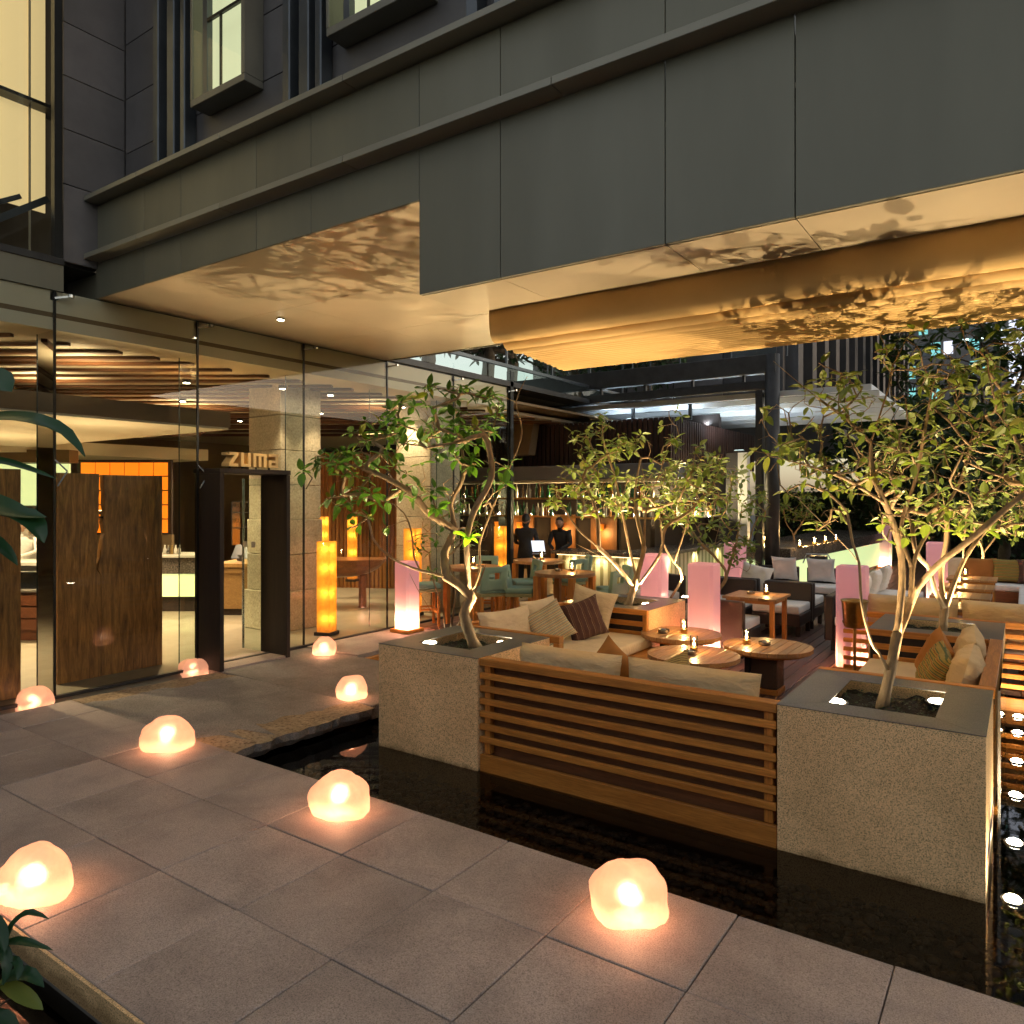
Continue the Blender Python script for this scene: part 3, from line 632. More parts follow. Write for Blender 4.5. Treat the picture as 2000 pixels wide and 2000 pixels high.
# ================================================================== ROCK LANTERNS
import bmesh
def rock(label, px, py, z, wd, ht, seed, rz, power=7., lean=0.):
    c = on_z(px, py, z)
    t = thing('rock_lantern', label, 'lantern', c, 0, 'glowing rock lanterns along the walkway')
    bm = bmesh.new(); bmesh.ops.create_icosphere(bm, subdivisions=4, radius=1)
    rz = rz
    for v in bm.verts:
        p = v.co.copy(); q = Matrix.Rotation(rz, 3, 'Z') @ p+Vector((seed*3.1, seed*1.7, seed*.9))
        r = 1+.17*mnoise.noise(q*1.0)+.085*mnoise.noise(q*2.1)+.03*mnoise.noise(q*4.5)+.010*mnoise.noise(q*14)
        p = p*r
        p.x += lean*p.z
        if p.z < -.5: p.z = -.5+(p.z+.5)*.1
        fl = 1+.06*max(0, -p.z)
        v.co = Vector((p.x*fl, p.y*fl, p.z))
    mn = [min(v.co[k] for v in bm.verts) for k in range(3)]; mx_ = [max(v.co[k] for v in bm.verts) for k in range(3)]
    for v in bm.verts: v.co = Vector([((v.co[k]-mn[k])/(mx_[k]-mn[k])-(.5, .5, 0)[k])*(wd*1.04, wd*.84, ht*(.86 if py > 1460 else .9))[k] for k in range(3)])
    bmesh.ops.rotate(bm, verts=bm.verts, matrix=Matrix.Rotation(.6, 3, 'Z'))
    me = bpy.data.meshes.new('resin_shell'); bm.to_mesh(me); bm.free(); me.materials.append(MATS['rock_shell'])
    me.polygons.foreach_set('use_smooth', [True]*len(me.polygons))
    o = bpy.data.objects.new('resin_shell', me); COL.objects.link(o); o.parent = t
    lamp('POINT', 'bulb', t, c+Vector((0, 0, ht*.36)), power*.045, (1., .70, .52), .05)
    lamp('SPOT', 'pool_fill_spot', t, c+Vector((0, 0, ht*.5)), power*.42, (1., .54, .33), .03, c+Vector((0, 0, -1)), 158, .35)  # extra spot added inside the shell to throw the light pool on the paving
    return t
rock('large glowing rock lantern at the left edge of the near walkway', 68, 1752, 0, .37, .325, 1.3, .4, 8)
rock('glowing rock lantern on the walkway corner where the stone bridge starts', 328, 1461, 0, .43, .31, 2.9, 2.2, 8)
rock('tall rounded rock lantern at the walkway edge facing the left stone planter', 663, 1588, 0, .385, .335, 6.4, 3.6, 8, -.06)
rock('nearest glowing rock lantern at the walkway edge facing the slatted bench', 1228, 1791, 0, .375, .325, 4.1, .9, 8, .03)
rock('small glowing rock lantern on the rough edge of the stone bridge', 686, 1364, -.015, .33, .27, 5.8, 4.2, 6)
rock('small pointed rock lantern on the slab between the doorway and the amber column', 633, 1279, -.015, .31, .27, 7.7, 1.1, 5, .02)
rock('rock lantern half hidden behind the stone bridge left of the doorway', 377, 1322, -.1, .36, .25, 8.3, 2.7, 5)
rock('glowing rock lantern at the far left end of the walkway by the glass', 66, 1390, -.1, .37, .29, 9.9, 5.2, 6)
# ================================================================== TREES
def catmull(pts, step=.09):
    P_ = [Vector(p) for p in pts]; out = [P_[0]]
    for i in range(len(P_)-1):
        p0, p1, p2, p3 = P_[max(i-1, 0)], P_[i], P_[i+1], P_[min(i+2, len(P_)-1)]
        n = max(2, int((p2-p1).length/step))
        for k in range(1, n+1):
            t = k/n; out.append(.5*((2*p1)+(p2-p0)*t+(2*p0-5*p1+4*p2-p3)*t*t+(3*p1-p0-3*p2+p3)*t**3))
    return out
def leaf_into(mb, attr, p, d, up, L, W, rnd, curl):
    d = d.normalized(); s = d.cross(up)
    if s.length < 1e-4: s = d.orthogonal()
    s.normalize(); n = s.cross(d).normalized(); b = len(mb.v)
    prof = ((.10, .05), (.28, .40), (.50, .50), (.74, .36), (.92, .12))
    for u, hw in prof:
        c = p+d*L*u-n*L*curl*u*u; e = n*W*hw*.28
        mb.v += [tuple(c+e+s*W*hw), tuple(c), tuple(c+e-s*W*hw)]
    mb.v.append(tuple(p+d*L-n*L*curl))
    for k in range(4):
        o_ = b+k*3; mb.f += [(o_, o_+1, o_+4, o_+3), (o_+1, o_+2, o_+5, o_+4)]
    o_ = b+12; mb.f += [(o_, o_+1, o_+3), (o_+1, o_+2, o_+3)]
    attr += [rnd]*16
def whorl(mb, attr, rg, p, d, n, L, fresh=0):
    d = Vector(d).normalized(); a0 = rg.random()*6.28; o1 = d.orthogonal().normalized(); o2 = d.cross(o1)
    for i in range(n):
        a = a0+i*6.283/n+rg.uniform(-.35, .35); sp = rg.uniform(.1, .6)
        ld = (o1*math.cos(a)+o2*math.sin(a))*(1-sp*.35)+d*sp*.5; ld.z = ld.z*.75-rg.uniform(-.05, .22)
        l = L*rg.uniform(.45, 1.12)
        up = (Vector((0, 0, 1))*1.+d*.5+Vector((rg.uniform(-.35, .35), rg.uniform(-.35, .35), 0)))
        leaf_into(mb, attr, Vector(p)+d*rg.uniform(-.02, .01), ld, up, l, l*rg.uniform(.40, .52), min(1, max(0, rg.gauss(.5, .26))), rg.uniform(.02, .22))
def tree(name, label, base, limbs, crowns, leaf=.11, seed=1, leafm='leaf_glossy', barkm='bark', rtip=.0032, rtrunk=.05, per=(3, 6), bare=.12, group=None, cat='tree', power=.47, wander=.16, sides=6, mid=.45):
    rg = random.Random(seed); t = thing(name, label, cat, base, 0, group)
    pos = [Vector(base)]; par = [-1]
    fixed = {}
    def nearest(p, arr):
        d = np.linalg.norm(np.array(arr)-np.array(p), axis=1); return int(d.argmin())
    for lb in limbs:
        pts = catmull(lb)
        k = nearest(pts[0], [tuple(q) for q in pos])
        for q in pts[1:]:
            pos.append(q); par.append(k); k = len(pos)-1
    targets = []
    for (c, r, n) in crowns:
        for i in range(n):
            while True:
                u = Vector((rg.uniform(-1, 1), rg.uniform(-1, 1), rg.uniform(-1, 1)))
                if .12 < u.length < 1: break
            u = u.normalized()*(u.length**.55)
            targets.append(Vector((c[0]+u.x*r[0], c[1]+u.y*r[1], c[2]+u.z*r[2])))
    b0 = Vector(base); targets.sort(key=lambda q: (q-b0).length+rg.uniform(-.2, .2))
    arr = np.array([tuple(p) for p in pos]); depth0 = {0: 0}
    tips = []
    nfix = len(pos)
    low = min([p.z for p in pos]) + .35
    for tg in targets:
        a = np.array([tuple(p) for p in pos]); d = np.linalg.norm(a-np.array(tg), axis=1)
        pen = np.maximum(0, a[:, 2]-(tg.z+.08))*1.5 + np.where(a[:, 2] < low, 2.0, 0)
        i = int((d+pen).argmin())
        if d[i] < .05: tips.append((i, tg)); continue
        p = pos[i]; pp = pos[par[i]] if par[i] >= 0 else p-Vector((0, 0, .1))
        dr = (p-pp).normalized() if (p-pp).length > 1e-5 else Vector((0, 0, 1))
        L = d[i]; n = max(2, int(L/.085)); k = i
        ctrl = p+dr*L*.35+Vector((rg.uniform(-1, 1), rg.uniform(-1, 1), rg.uniform(-.3, 1)))*L*wander
        for s in range(1, n+1):
            u = s/n; q = p*(1-u)**2+ctrl*2*u*(1-u)+tg*u*u
            if s < n: q = q+Vector((rg.gauss(0, 1), rg.gauss(0, 1), rg.gauss(0, 1)))*.012
            pos.append(q); par.append(k); k = len(pos)-1
        tips.append((k, tg))
    N = len(pos); cnt = np.zeros(N); kids = [[] for _ in range(N)]
    for i in range(1, N): kids[par[i]].append(i)
    for k, _ in tips: cnt[k] += 1
    order = []; stack = [0]
    while stack:
        i = stack.pop(); order.append(i); stack += kids[i]
    for i in reversed(order):
        if not kids[i]: cnt[i] = max(cnt[i], 1)
        if par[i] >= 0: cnt[par[i]] += cnt[i]
    rad = rtip*np.power(np.maximum(cnt, 1), power); rad = np.minimum(rad*(rtrunk/rad[0]) if rad[0] > rtrunk else rad, rtrunk)
    rad = np.maximum(rad, rtip*.7)
    mb = MB(); stack = [(0, None)]
    while stack:
        i, pr = stack.pop(); chain = ([pr] if pr is not None else [])+[i]; cur = i
        while kids[cur]:
            ks = sorted(kids[cur], key=lambda q: -cnt[q])
            for q in ks[1:]: stack.append((q, cur))
            cur = ks[0]; chain.append(cur)
        if len(chain) < 2: continue
        rs = [rad[j]*(1+.13*mnoise.noise(pos[j]*9.)) for j in chain]
        if pr is not None: rs[0] = min(rs[0], rs[1]*1.25)
        rs[-1] *= .5
        if chain[0] == 0: rs[0] *= 1.35
        mb.tube([pos[j] for j in chain], rs, sides if rs[min(1, len(rs)-1)] > .012 else 4)
    mb.build('trunk', barkm, t, smooth=True)
    lm = MB(); at = []
    for k, tg in tips:
        if rg.random() < bare: continue
        p = pos[k]; q = pos[par[k]]; dr = (p-q)
        if dr.length < 1e-5: dr = Vector((0, 0, 1))
        dr = dr.normalized()+Vector((0, 0, .35)); whorl(lm, at, rg, p, dr, rg.randint(*per), leaf)
        if rg.random() < mid:
            j = par[par[k]] if par[par[k]] > 0 else par[k]
            dd = Vector((rg.uniform(-1, 1), rg.uniform(-1, 1), rg.uniform(0, .8)))
            whorl(lm, at, rg, pos[j], dd, rg.randint(1, 3), leaf*.85)
    lm.attr = at
    if lm.v: lm.build('crown', leafm, t)
    return t
# ================================================================== PLANTERS
def uplight(c, label, target, power, angle=95, col=(1., .74, .40), r=.068, blend=.5):
    t = thing('uplight', label, 'uplight', (c[0], c[1], c[2]-.05), 0, 'tree uplights in the planters')
    MB().lathe([(r, 0), (r*1.05, .06), (r*1.25, .07), (r*1.25, .082), (r, .082)], 18, tuple(t.location)).build('housing', 'steel_dark', t, smooth=False)
    MB().lathe([(r*.95, .083), (r*.8, .092), (r*.3, .098)], 18, tuple(t.location)).build('lens', 'lamp_lens', t, smooth=True)
    lamp('SPOT', 'bulb', t, (c[0], c[1], c[2]+.07), power*1.3, col, .007, target, angle, blend)
    return t
def planter(label, x0, x1, y0, y1, seed, zb=-.42, zt=.75, side='granite_side'):
    t = thing('stone_planter', label, 'planter', ((x0+x1)/2, (y0+y1)/2, zb), 0, 'square granite planters')
    g = .27; ox0, ox1, oy0, oy1 = x0+g, x1-g, y0+g*.9, y1-g*.9
    zc = zt-.006
    MB().box(x0, x1, y0, y0+.04, zb, zc).build('side_slab', side, t)
    MB().box(x0, x1, y1-.04, y1, zb, zc).build('side_slab', side, t)
    MB().box(x0, x0+.04, y0+.042, y1-.042, zb, zc).build('side_slab', side, t)
    MB().box(x1-.04, x1, y0+.042, y1-.042, zb, zc).build('side_slab', side, t)
    e = .003
    for poly in ([(x0-e, y0-e), (x1+e, y0-e), (ox1, oy0), (ox0, oy0)], [(x1+e, y0-e), (x1+e, y1+e), (ox1, oy1), (ox1, oy0)],
                 [(x1+e, y1+e), (x0-e, y1+e), (ox0, oy1), (ox1, oy1)], [(x0-e, y1+e), (x0-e, y0-e), (ox0, oy0), (ox0, oy1)]):
        cxm = sum(p[0] for p in poly)/4; cym = sum(p[1] for p in poly)/4
        poly = [(cxm+(a-cxm)*.9985, cym+(b-cym)*.9985) for a, b in poly]
        MB().prism(poly, zc+.001, zt).build('coping', 'granite_coping', t)
    b = MB(); n = 22
    for i in range(n+1):
        for j in range(n+1):
            x = ox0-.03+(ox1-ox0+.06)*i/n; y = oy0-.03+(oy1-oy0+.06)*j/n
            b.v.append((x, y, zt-.085+.03*fbm((x*7, y*7, seed))+.02*fbm((x*23, y*23, seed))))
    for i in range(n):
        for j in range(n): b.f.append((i*(n+1)+j, (i+1)*(n+1)+j, (i+1)*(n+1)+j+1, i*(n+1)+j+1))
    b.build('soil', 'soil', t, smooth=True)
    # moss tufts
    rg = random.Random(seed); lm = MB(); at = []
    for i in range(260):
        x = rg.uniform(ox0, ox1); y = rg.uniform(oy0, oy1)
        whorl(lm, at, rg, Vector((x, y, zt-.075+rg.random()*.02)), Vector((rg.uniform(-.5, .5), rg.uniform(-.5, .5), 1)), rg.randint(2, 3), .028)
    lm.attr = at; mo = lm.build('moss', 'leaf_dark', t); mo['kind'] = 'stuff'
    return t
planter('near left granite planter standing in the water beside the stone bridge', -4.93, -3.78, 4.95, 6.10, 1)
planter('near right granite planter standing in the water at the end of the slatted bench', -1.33, -.18, 4.97, 6.18, 2)
planter('middle granite planter behind the left daybed, slatted timber on its front', -4.93, -3.70, 8.22, 9.38, 3)
planter('rear right granite planter beyond the pillow daybed', -1.33, -.17, 8.40, 9.56, 4)
for c, lab, tg, pw in (((-4.68, 5.38), 'left uplight glowing in the near left planter', (-4.85, 5.45, 3.2), 60), ((-4.10, 5.78), 'right uplight glowing in the near left planter', (-4.25, 5.6, 3.2), 70),
                   ((-1.06, 5.40), 'left uplight glowing in the near right planter', (-1.15, 5.55, 3.2), 46), ((-.48, 5.80), 'right uplight glowing in the near right planter', (-.5, 5.6, 3.2), 54),
                   ((-4.62, 8.60), 'left uplight glowing in the middle planter', (-4.6, 8.9, 3.2), 60), ((-4.05, 8.95), 'right uplight glowing in the middle planter', (-4.2, 8.9, 3.2), 70),
                   ((-1.05, 8.75), 'left uplight glowing in the rear right planter', (-1.0, 9.0, 3.2), 60), ((-.45, 9.15), 'right uplight glowing in the rear right planter', (-.55, 9.0, 3.2), 70)):
    uplight((c[0], c[1], .68), lab, tg, pw)
P = at_depth
# tree in the near left planter: forked pale trunk leaning left
D = 7.0
tree('small_tree', 'forked pale-barked small tree in the near left planter, crown leaning left', (-4.30, 5.60, .66),
     [[(-4.30, 5.60, .66), P(906, 1200, D), P(921, 1168, D), P(905, 1150, D-.02)],
      [P(905, 1150, D-.02), P(872, 1127, D-.1), P(820, 1114, D-.2), P(765, 1090, D-.35), P(728, 1052, D-.4), P(722, 1010, D-.4)],
      [P(872, 1127, D-.1), P(868, 1080, D+.05), P(888, 1035, D+.1), P(880, 985, D+.15), P(905, 930, D+.1), P(900, 860, D+.1)],
      [P(884, 1030, D+.1), P(840, 1005, D), P(800, 960, D-.1), P(735, 925, D-.2), P(660, 900, D-.3)],
      [P(810, 1112, D-.2), P(806, 1060, D-.15), P(798, 1020, D-.2), P(770, 985, D-.3), P(700, 970, D-.35)],
      [P(921, 1160, D), P(938, 1110, D+.2), P(936, 1065, D+.3), P(955, 1010, D+.35), P(995, 915, D+.4), P(1020, 845, D+.4), P(1008, 785, D+.45), P(1030, 735, D+.5)],
      [P(1008, 785, D+.45), P(970, 770, D+.5)], [P(915, 1150, D), P(912, 1060, D-.25), P(925, 1000, D-.3), P(960, 930, D-.3), P(950, 850, D-.3)]],
     [(P(800, 900, D), (.72, .55, .55), 75), (P(880, 810, D+.1), (.62, .55, .34), 50), (P(720, 950, D-.2), (.45, .4, .42), 34), (P(930, 900, D), (.38, .45, .45), 20), (P(640, 920, D-.2), (.22, .25, .2), 8)],
     leaf=.15, seed=21, rtrunk=.052, per=(4, 6), bare=.30, group='trees in the granite planters', rtip=.0048)
# a few fresh, bright leaves near the fork
# tree in the near right planter
D = 5.03
tree('small_tree', 'many-stemmed small tree in the near right planter reaching the awning', (-.80, 5.58, .66),
     [[(-.80, 5.58, .66), P(1738, 1315, D)],
      [P(1738, 1315, D), P(1716, 1275, D-.05), P(1702, 1254, D-.08), P(1683, 1180, D-.15), P(1678, 1100, D-.15), P(1665, 1060, D-.1), P(1655, 1000, D-.05)],
      [P(1678, 1095, D-.15), P(1625, 1040, D-.3), P(1590, 1005, D-.35), P(1555, 970, D-.4)],
      [P(1740, 1300, D), P(1752, 1240, D+.05), P(1762, 1130, D+.12), P(1755, 1060, D+.1), P(1730, 985, D+.05), P(1705, 930, D), P(1700, 865, D)],
      [P(1700, 865, D), P(1655, 820, D-.1), P(1600, 780, D-.2), P(1545, 735, D-.25), P(1510, 705, D-.3)],
      [P(1700, 865, D), P(1725, 790, D+.1), P(1740, 730, D+.15), P(1715, 700, D+.1)],
      [P(1750, 1245, D+.05), P(1778, 1180, D+.2), P(1782, 1110, D+.25), P(1800, 1060, D+.3), P(1840, 1000, D+.35), P(1880, 930, D+.4), P(1900, 840, D+.4)],
      [P(1780, 1165, D+.2), P(1830, 1105, D), P(1900, 1050, D-.15), P(1975, 985, D-.25), P(2040, 930, D-.3)],
      [P(1782, 1110, D+.25), P(1760, 1030, D+.4), P(1790, 930, D+.45), P(1810, 820, D+.4), P(1830, 730, D+.4), P(1880, 665, D+.3), P(1935, 610, D+.3)],
      [P(1730, 985, D+.05), P(1650, 935, D-.2), P(1560, 905, D-.35), P(1500, 890, D-.4)],
      [P(1655, 1000, D-.05), P(1620, 965, D-.1), P(1560, 940, D-.2)]],
     [(P(1740, 820, D), (.85, .6, .48), 150), (P(1880, 860, D+.1), (.5, .5, .55), 110), (P(1620, 860, D-.1), (.5, .42, .42), 50), (P(1960, 760, D+.2), (.4, .45, .45), 60), (P(1740, 1010, D), (.7, .45, .22), 26), (P(1790, 680, D+.1), (.45, .4, .18), 20), (P(1500, 900, D-.35), (.16, .2, .12), 8)],
     leaf=.115, seed=5, rtrunk=.037, per=(3, 5), bare=.54, rtip=.0040, power=.43, group='trees in the granite planters', leafm='leaf_pale')
D = 9.7
tree('small_tree', 'wide pale-leaved small tree in the middle planter in front of the bar', (-4.28, 8.85, .66),
     [[(-4.28, 8.85, .66), P(1243, 1130, D)],
      [P(1240, 1150, D), P(1205, 1105, D-.1), P(1170, 1070, D-.2), P(1130, 1035, D-.3), P(1100, 990, D-.3)],
      [P(1205, 1105, D-.1), P(1160, 1080, D), P(1120, 1060, D+.1)],
      [P(1243, 1130, D), P(1230, 1075, D+.1), P(1215, 1000, D+.15), P(1200, 930, D+.2), P(1175, 850, D+.2)],
      [P(1243, 1130, D), P(1258, 1070, D-.1), P(1262, 1000, D-.2), P(1290, 920, D-.2), P(1310, 850, D-.2)],
      [P(1246, 1145, D), P(1290, 1080, D-.2), P(1300, 1030, D-.3), P(1345, 1000, D-.3), P(1390, 950, D-.3)],
      [P(1170, 1070, D-.2), P(1165, 1000, D-.3), P(1140, 940, D-.4)], [P(1258, 1070, D-.1), P(1240, 980, D+.2), P(1250, 900, D+.3)]],
     [(P(1250, 930, D), (1.15, .8, .55), 165), (P(1180, 860, D), (.45, .45, .35), 40), (P(1380, 950, D), (.5, .5, .45), 45), (P(1120, 960, D-.2), (.35, .4, .5), 26), (P(1310, 830, D), (.2, .2, .22), 10)],
     leaf=.14, seed=8, rtrunk=.05, per=(3, 5), bare=.28, rtip=.0045, group='trees in the granite planters', leafm='leaf_pale')
D = 7.85
tree('small_tree', 'branching small tree in the rear right planter beyond the pillow daybed', (-.72, 9.0, .66),
     [[(-.72, 9.0, .66), P(1845, 1190, D)],
      [P(1845, 1190, D), P(1825, 1150, D-.1), P(1815, 1110, D-.1), P(1790, 1080, D-.2), P(1780, 1020, D-.2)],
      [P(1845, 1195, D), P(1875, 1110, D+.1), P(1905, 1060, D+.1), P(1950, 1010, D+.2)],
      [P(1845, 1190, D), P(1838, 1120, D+.2), P(1850, 1040, D+.2), P(1840, 960, D+.2)], [P(1880, 1100, D+.1), P(1890, 1000, D), P(1920, 920, D)]],
     [(P(1850, 930, D), (1.0, .7, .65), 150), (P(1960, 960, D), (.5, .5, .5), 45), (P(1720, 920, D), (.5, .5, .45), 40)],
     leaf=.12, seed=13, rtrunk=.045, per=(3, 4), bare=.5, rtip=.0042, group='trees in the granite planters', leafm='leaf_pale')
D = 12.2
tree('small_tree', 'small tree behind the pink columns near the bar counter, pale stems', (-4.75, 12.35, .0),
     [[(-4.75, 12.35, 0), P(1418, 1130, D), P(1395, 1080, D), P(1410, 1010, D)], [P(1418, 1130, D), P(1440, 1050, D), P(1450, 980, D)], [P(1400, 1090, D), P(1360, 1050, D), P(1340, 1000, D)]],
     [(P(1395, 985, D), (.85, .7, .75), 110), (P(1450, 1090, D), (.3, .3, .3), 20)], leaf=.15, seed=31, rtrunk=.05, leafm='leaf_pale', bare=.08, group='terrace trees')
D = 11.2
tree('small_tree', 'small leaning tree between the middle planter and the pink columns', (-4.9, 10.9, 0.0),
     [[(-4.9, 10.9, 0), P(1332, 1130, D), P(1318, 1100, D), P(1330, 1060, D), P(1345, 1010, D)], [P(1318, 1100, D), P(1295, 1060, D), P(1290, 1010, D)]],
     [(P(1325, 970, D), (.55, .5, .55), 60)], leaf=.11, seed=33, rtrunk=.04, leafm='leaf_pale', bare=.08, group='terrace trees')
D = 18.5
tree('small_tree', 'small lit tree growing out of the far lime counter', at_depth(1550, 1068, D),
     [[at_depth(1550, 1068, D), P(1550, 1045, D), P(1535, 1020, D), P(1530, 990, D)], [P(1550, 1045, D), P(1570, 1015, D), P(1580, 985, D)]],
     [(P(1552, 985, D), (.62, .5, .42), 90)], leaf=.13, seed=41, rtrunk=.05, leafm='leaf_pale', bare=.05, group='terrace trees')
D = 16
tree('small_tree', 'small lit tree in the back right corner behind the long bench', on_z(1915, 1150, 0),
     [[on_z(1915, 1150, 0), P(1920, 1080, 17), P(1905, 1040, 17), P(1900, 1000, 17)], [P(1920, 1080, 17), P(1950, 1040, 17), P(1960, 1000, 17)]],
     [(P(1925, 1000, 17), (1.1, .8, .75), 130)], leaf=.14, seed=43, rtrunk=.05, leafm='leaf_pale', bare=.05, group='terrace trees')
# loose shrub behind the near left planter
D = 9.3; b_ = on_z(872, 1262, 0)
tree('shrub', 'loose bare-stemmed shrub behind the near left planter', (b_.x, b_.y, -.05),
     [[(b_.x, b_.y, -.05), P(865, 1190, D), P(845, 1130, D), P(838, 1080, D)], [(b_.x, b_.y, -.05), P(885, 1200, D), P(890, 1140, D), P(875, 1100, D)], [(b_.x, b_.y, -.05), P(905, 1200, D), P(935, 1140, D), P(950, 1100, D)], [(b_.x, b_.y, -.05), P(850, 1210, D), P(815, 1150, D), P(800, 1120, D)]],
     [(P(870, 1060, D), (.5, .4, .5), 46), (P(930, 1010, D), (.4, .3, .35), 22)], leaf=.09, seed=51, rtrunk=.03, leafm='leaf_glossy', bare=.4, cat='shrub', power=.42)
# ================================================================== LAMP COLUMNS
def pink_column(label, px, base_y, s=.33, h=1.27, power=6., z=0., rz=0.):
    c = on_z(px, base_y, z); t = thing('pink_light_column', label, 'floor lamp', c, rz, 'pink resin light columns')
    k = s/2; ch = .035
    poly = [(-k+ch, -k), (k-ch, -k), (k, -k+ch), (k, k-ch), (k-ch, k), (-k+ch, k), (-k, k-ch), (-k, -k+ch)]
    b = MB(); n = 8; zs = [.05, h-.02, h]
    for zz, f in zip(zs, (1, 1, .94)):
        b.v += [(x*f, y*f, zz) for x, y in poly]
    for j in range(2):
        for i in range(n): b.f.append((j*n+i, j*n+(i+1) % n, (j+1)*n+(i+1) % n, (j+1)*n+i))
    b.f.append(tuple(2*n+i for i in range(n)))
    sh = b.build('resin_shade', 'pink_shell', t, world=False)
    MB().box(-k-.04, k+.04, -k-.04, k+.04, 0, .05).build('base_plate', 'teak_x', t, world=False, bevel=.006)
    # reflection inside the shade, built as an arched slab
    b = MB(); w2 = k*.62; pts = [(-w2, .06), (w2, .06), (w2, h*.74)]+[(w2*math.cos(a*math.pi/10), h*.74+w2*math.sin(a*math.pi/10)) for a in range(1, 10)]+[(-w2, h*.74)]
    n = len(pts); b.v += [(x, -.03, z_) for x, z_ in pts]+[(x, .03, z_) for x, z_ in pts]
    b.f += [tuple(range(n)), tuple(range(2*n-1, n-1, -1))]+[(i, n+i, n+(i+1) % n, (i+1) % n) for i in range(n)]
    b.build('arch_reflection', 'opal_panel', t, world=False)
    for yy, f in ((-k*.55, .6), (k*.55, .4)):
        l = lamp('POINT', 'bulb', t, c, power*f, (1., .66, .34), .05); l.location = (0, yy, .16)
    return t
pink_column('pink light column by the glass wall behind the stone bridge', 795, 1233, .30, 1.10, 7.)
pink_column('pink light column directly behind the middle planter', 1278, 1250)
pink_column('pink light column in front of the wicker chairs, right of the middle planter', 1375, 1296)
pink_column('farther pink light column beside the dark round post', 1436, 1194)
pink_column('pink light column behind the ice bucket on the right of the deck', 1665, 1308, power=8)
pink_column('distant pink light column seen small between tree stems', 1728, 1110)
pink_column('pink light column beyond the rear right planter, half hidden by stems', 1830, 1192)
def amber_column(label, loc, s, h, power=10):
    t = thing('amber_light_column', label, 'floor lamp', loc, .3, 'amber paper light columns')
    k = s/2; b = MB()
    for zz in (.05, h*.35, h*.7, h): b.v += [(-k, -k, zz), (k, -k, zz), (k, k, zz), (-k, k, zz)]
    for j in range(3):
        for i in range(4): b.f.append((j*4+i, j*4+(i+1) % 4, j*4+4+(i+1) % 4, j*4+4+i))
    b.build('paper_shade', 'amber_shell', t, world=False)
    MB().box(-k-.03, k+.03, -k-.03, k+.03, 0, .05).build('base_plate', 'portal_wood', t, world=False)
    for q in (.18, .45, .72, .92):
        l = lamp('POINT', 'bulb', t, loc, power*.05, (1., .58, .2), .04); l.location = (.02, -.02, h*q)
    return t
amber_column('tall amber paper light column standing behind the glass by the doorway', (-8.80, 7.72, 0), .215, 1.43, 12)
amber_column('slim amber light column farther back by the slatted wall', at_depth(632, 1120, 15.5).xy.to_3d()*1+Vector((0, 0, .35)), .15, 1.35, 8)
amber_column('slim amber light column right of the slatted wall inside', at_depth(688, 1120, 15.5).xy.to_3d()+Vector((0, 0, .35)), .15, 1.35, 8)
amber_column('amber light column inside behind the near left tree', at_depth(806, 1150, 13.2).xy.to_3d(), .24, 1.55, 9)
amber_column('amber light column by the bar entrance left of the standing person', at_depth(978, 1150, 15.6).xy.to_3d(), .22, 1.5, 9)
# ================================================================== CUSHIONS
def pillow(label, loc, w_, h_, t_, rot, m, seed=1, group=None, name='pillow', cat='pillow'):
    n = 16; b = MB(); rg = random.Random(seed)
    def pt(u, v, s):
        k_ = 3.2 if name == 'pillow' else 7; pk = .10 if name == 'pillow' else .03; e = (1-abs(u)**k_)*(1-abs(v)**k_); pin = 1-pk*(1-abs(v)**2)*abs(u)**4; pin2 = 1-pk*(1-abs(u)**2)*abs(v)**4
        th = t_/2*(max(e, 0)**(.45 if name == 'pillow' else .33))
        wr = .016*fbm((u*2.5+seed, v*2.5, s))+.014*fbm((u*5, v*9+seed, s))
        return (u*w_/2*pin, v*h_/2*pin2, s*(th+wr*min(1, e*3)))
    for s in (1, -1):
        o_ = len(b.v)
        for i in range(n+1):
            for j in range(n+1): b.v.append(pt(-1+2*i/n, -1+2*j/n, s))
        for i in range(n):
            for j in range(n):
                q = (o_+i*(n+1)+j, o_+(i+1)*(n+1)+j, o_+(i+1)*(n+1)+j+1, o_+i*(n+1)+j+1); b.f.append(q if s > 0 else q[::-1])
    o = bpy.data.objects.new(name, b.mesh(name, m, True)); COL.objects.link(o); o.location = loc; o.rotation_euler = rot
    return tag(o, label, cat, group)
def cushion(parent, name, x0, x1, y0, y1, z0, z1, m='cream_fabric', bev=.03, world=True):
    return MB().box(x0, x1, y0, y1, z0, z1).build(name, m, parent, world=world, bevel=bev, seg=4)
# ================================================================== BENCHES
def slatted(t, axis, x0, x1, y, zt=.75, base=-.2, flip=1, posts=True, m='teak_x', n=6, plank=True, dpt=.035):
    """slatted back along X with its outer face at Y=y"""
    f = flip
    def bx(a0, a1, d0, d1, z0, z1, nm, mm=m):
        lo, hi = sorted((y+f*d0, y+f*d1)); return MB().box(a0, a1, lo, hi, z0, z1).build(nm, mm, t, bevel=.004)
    bx(x0, x1, 0, .11, zt-.062, zt, 'top_rail')
    for i in range(n):
        z1 = zt-.12-.107*i
        if z1-.05 < base+.1: break
        bx(x0+.004, x1-.004, .0, dpt, z1-.05, z1, 'slat')
    if posts:
        k = max(2, round((x1-x0)/2.2)+1)
        for i in range(k):
            px_ = x0+.03+(x1-x0-.12)*i/(k-1)
            bx(px_, px_+.06, dpt+.001, .10, base+.145, zt-.064, 'post', 'teak_z')
    if plank: bx(x0, x1, .012, .05, base-.02, base+.14, 'base_plank', 'teak_x')
fb = thing('front_bench', 'slatted teak bench with its back to the water between the two near planters', 'bench', (-2.55, 5.4, -.2))
slatted(fb, 'x', -3.775, -1.335, 4.965)
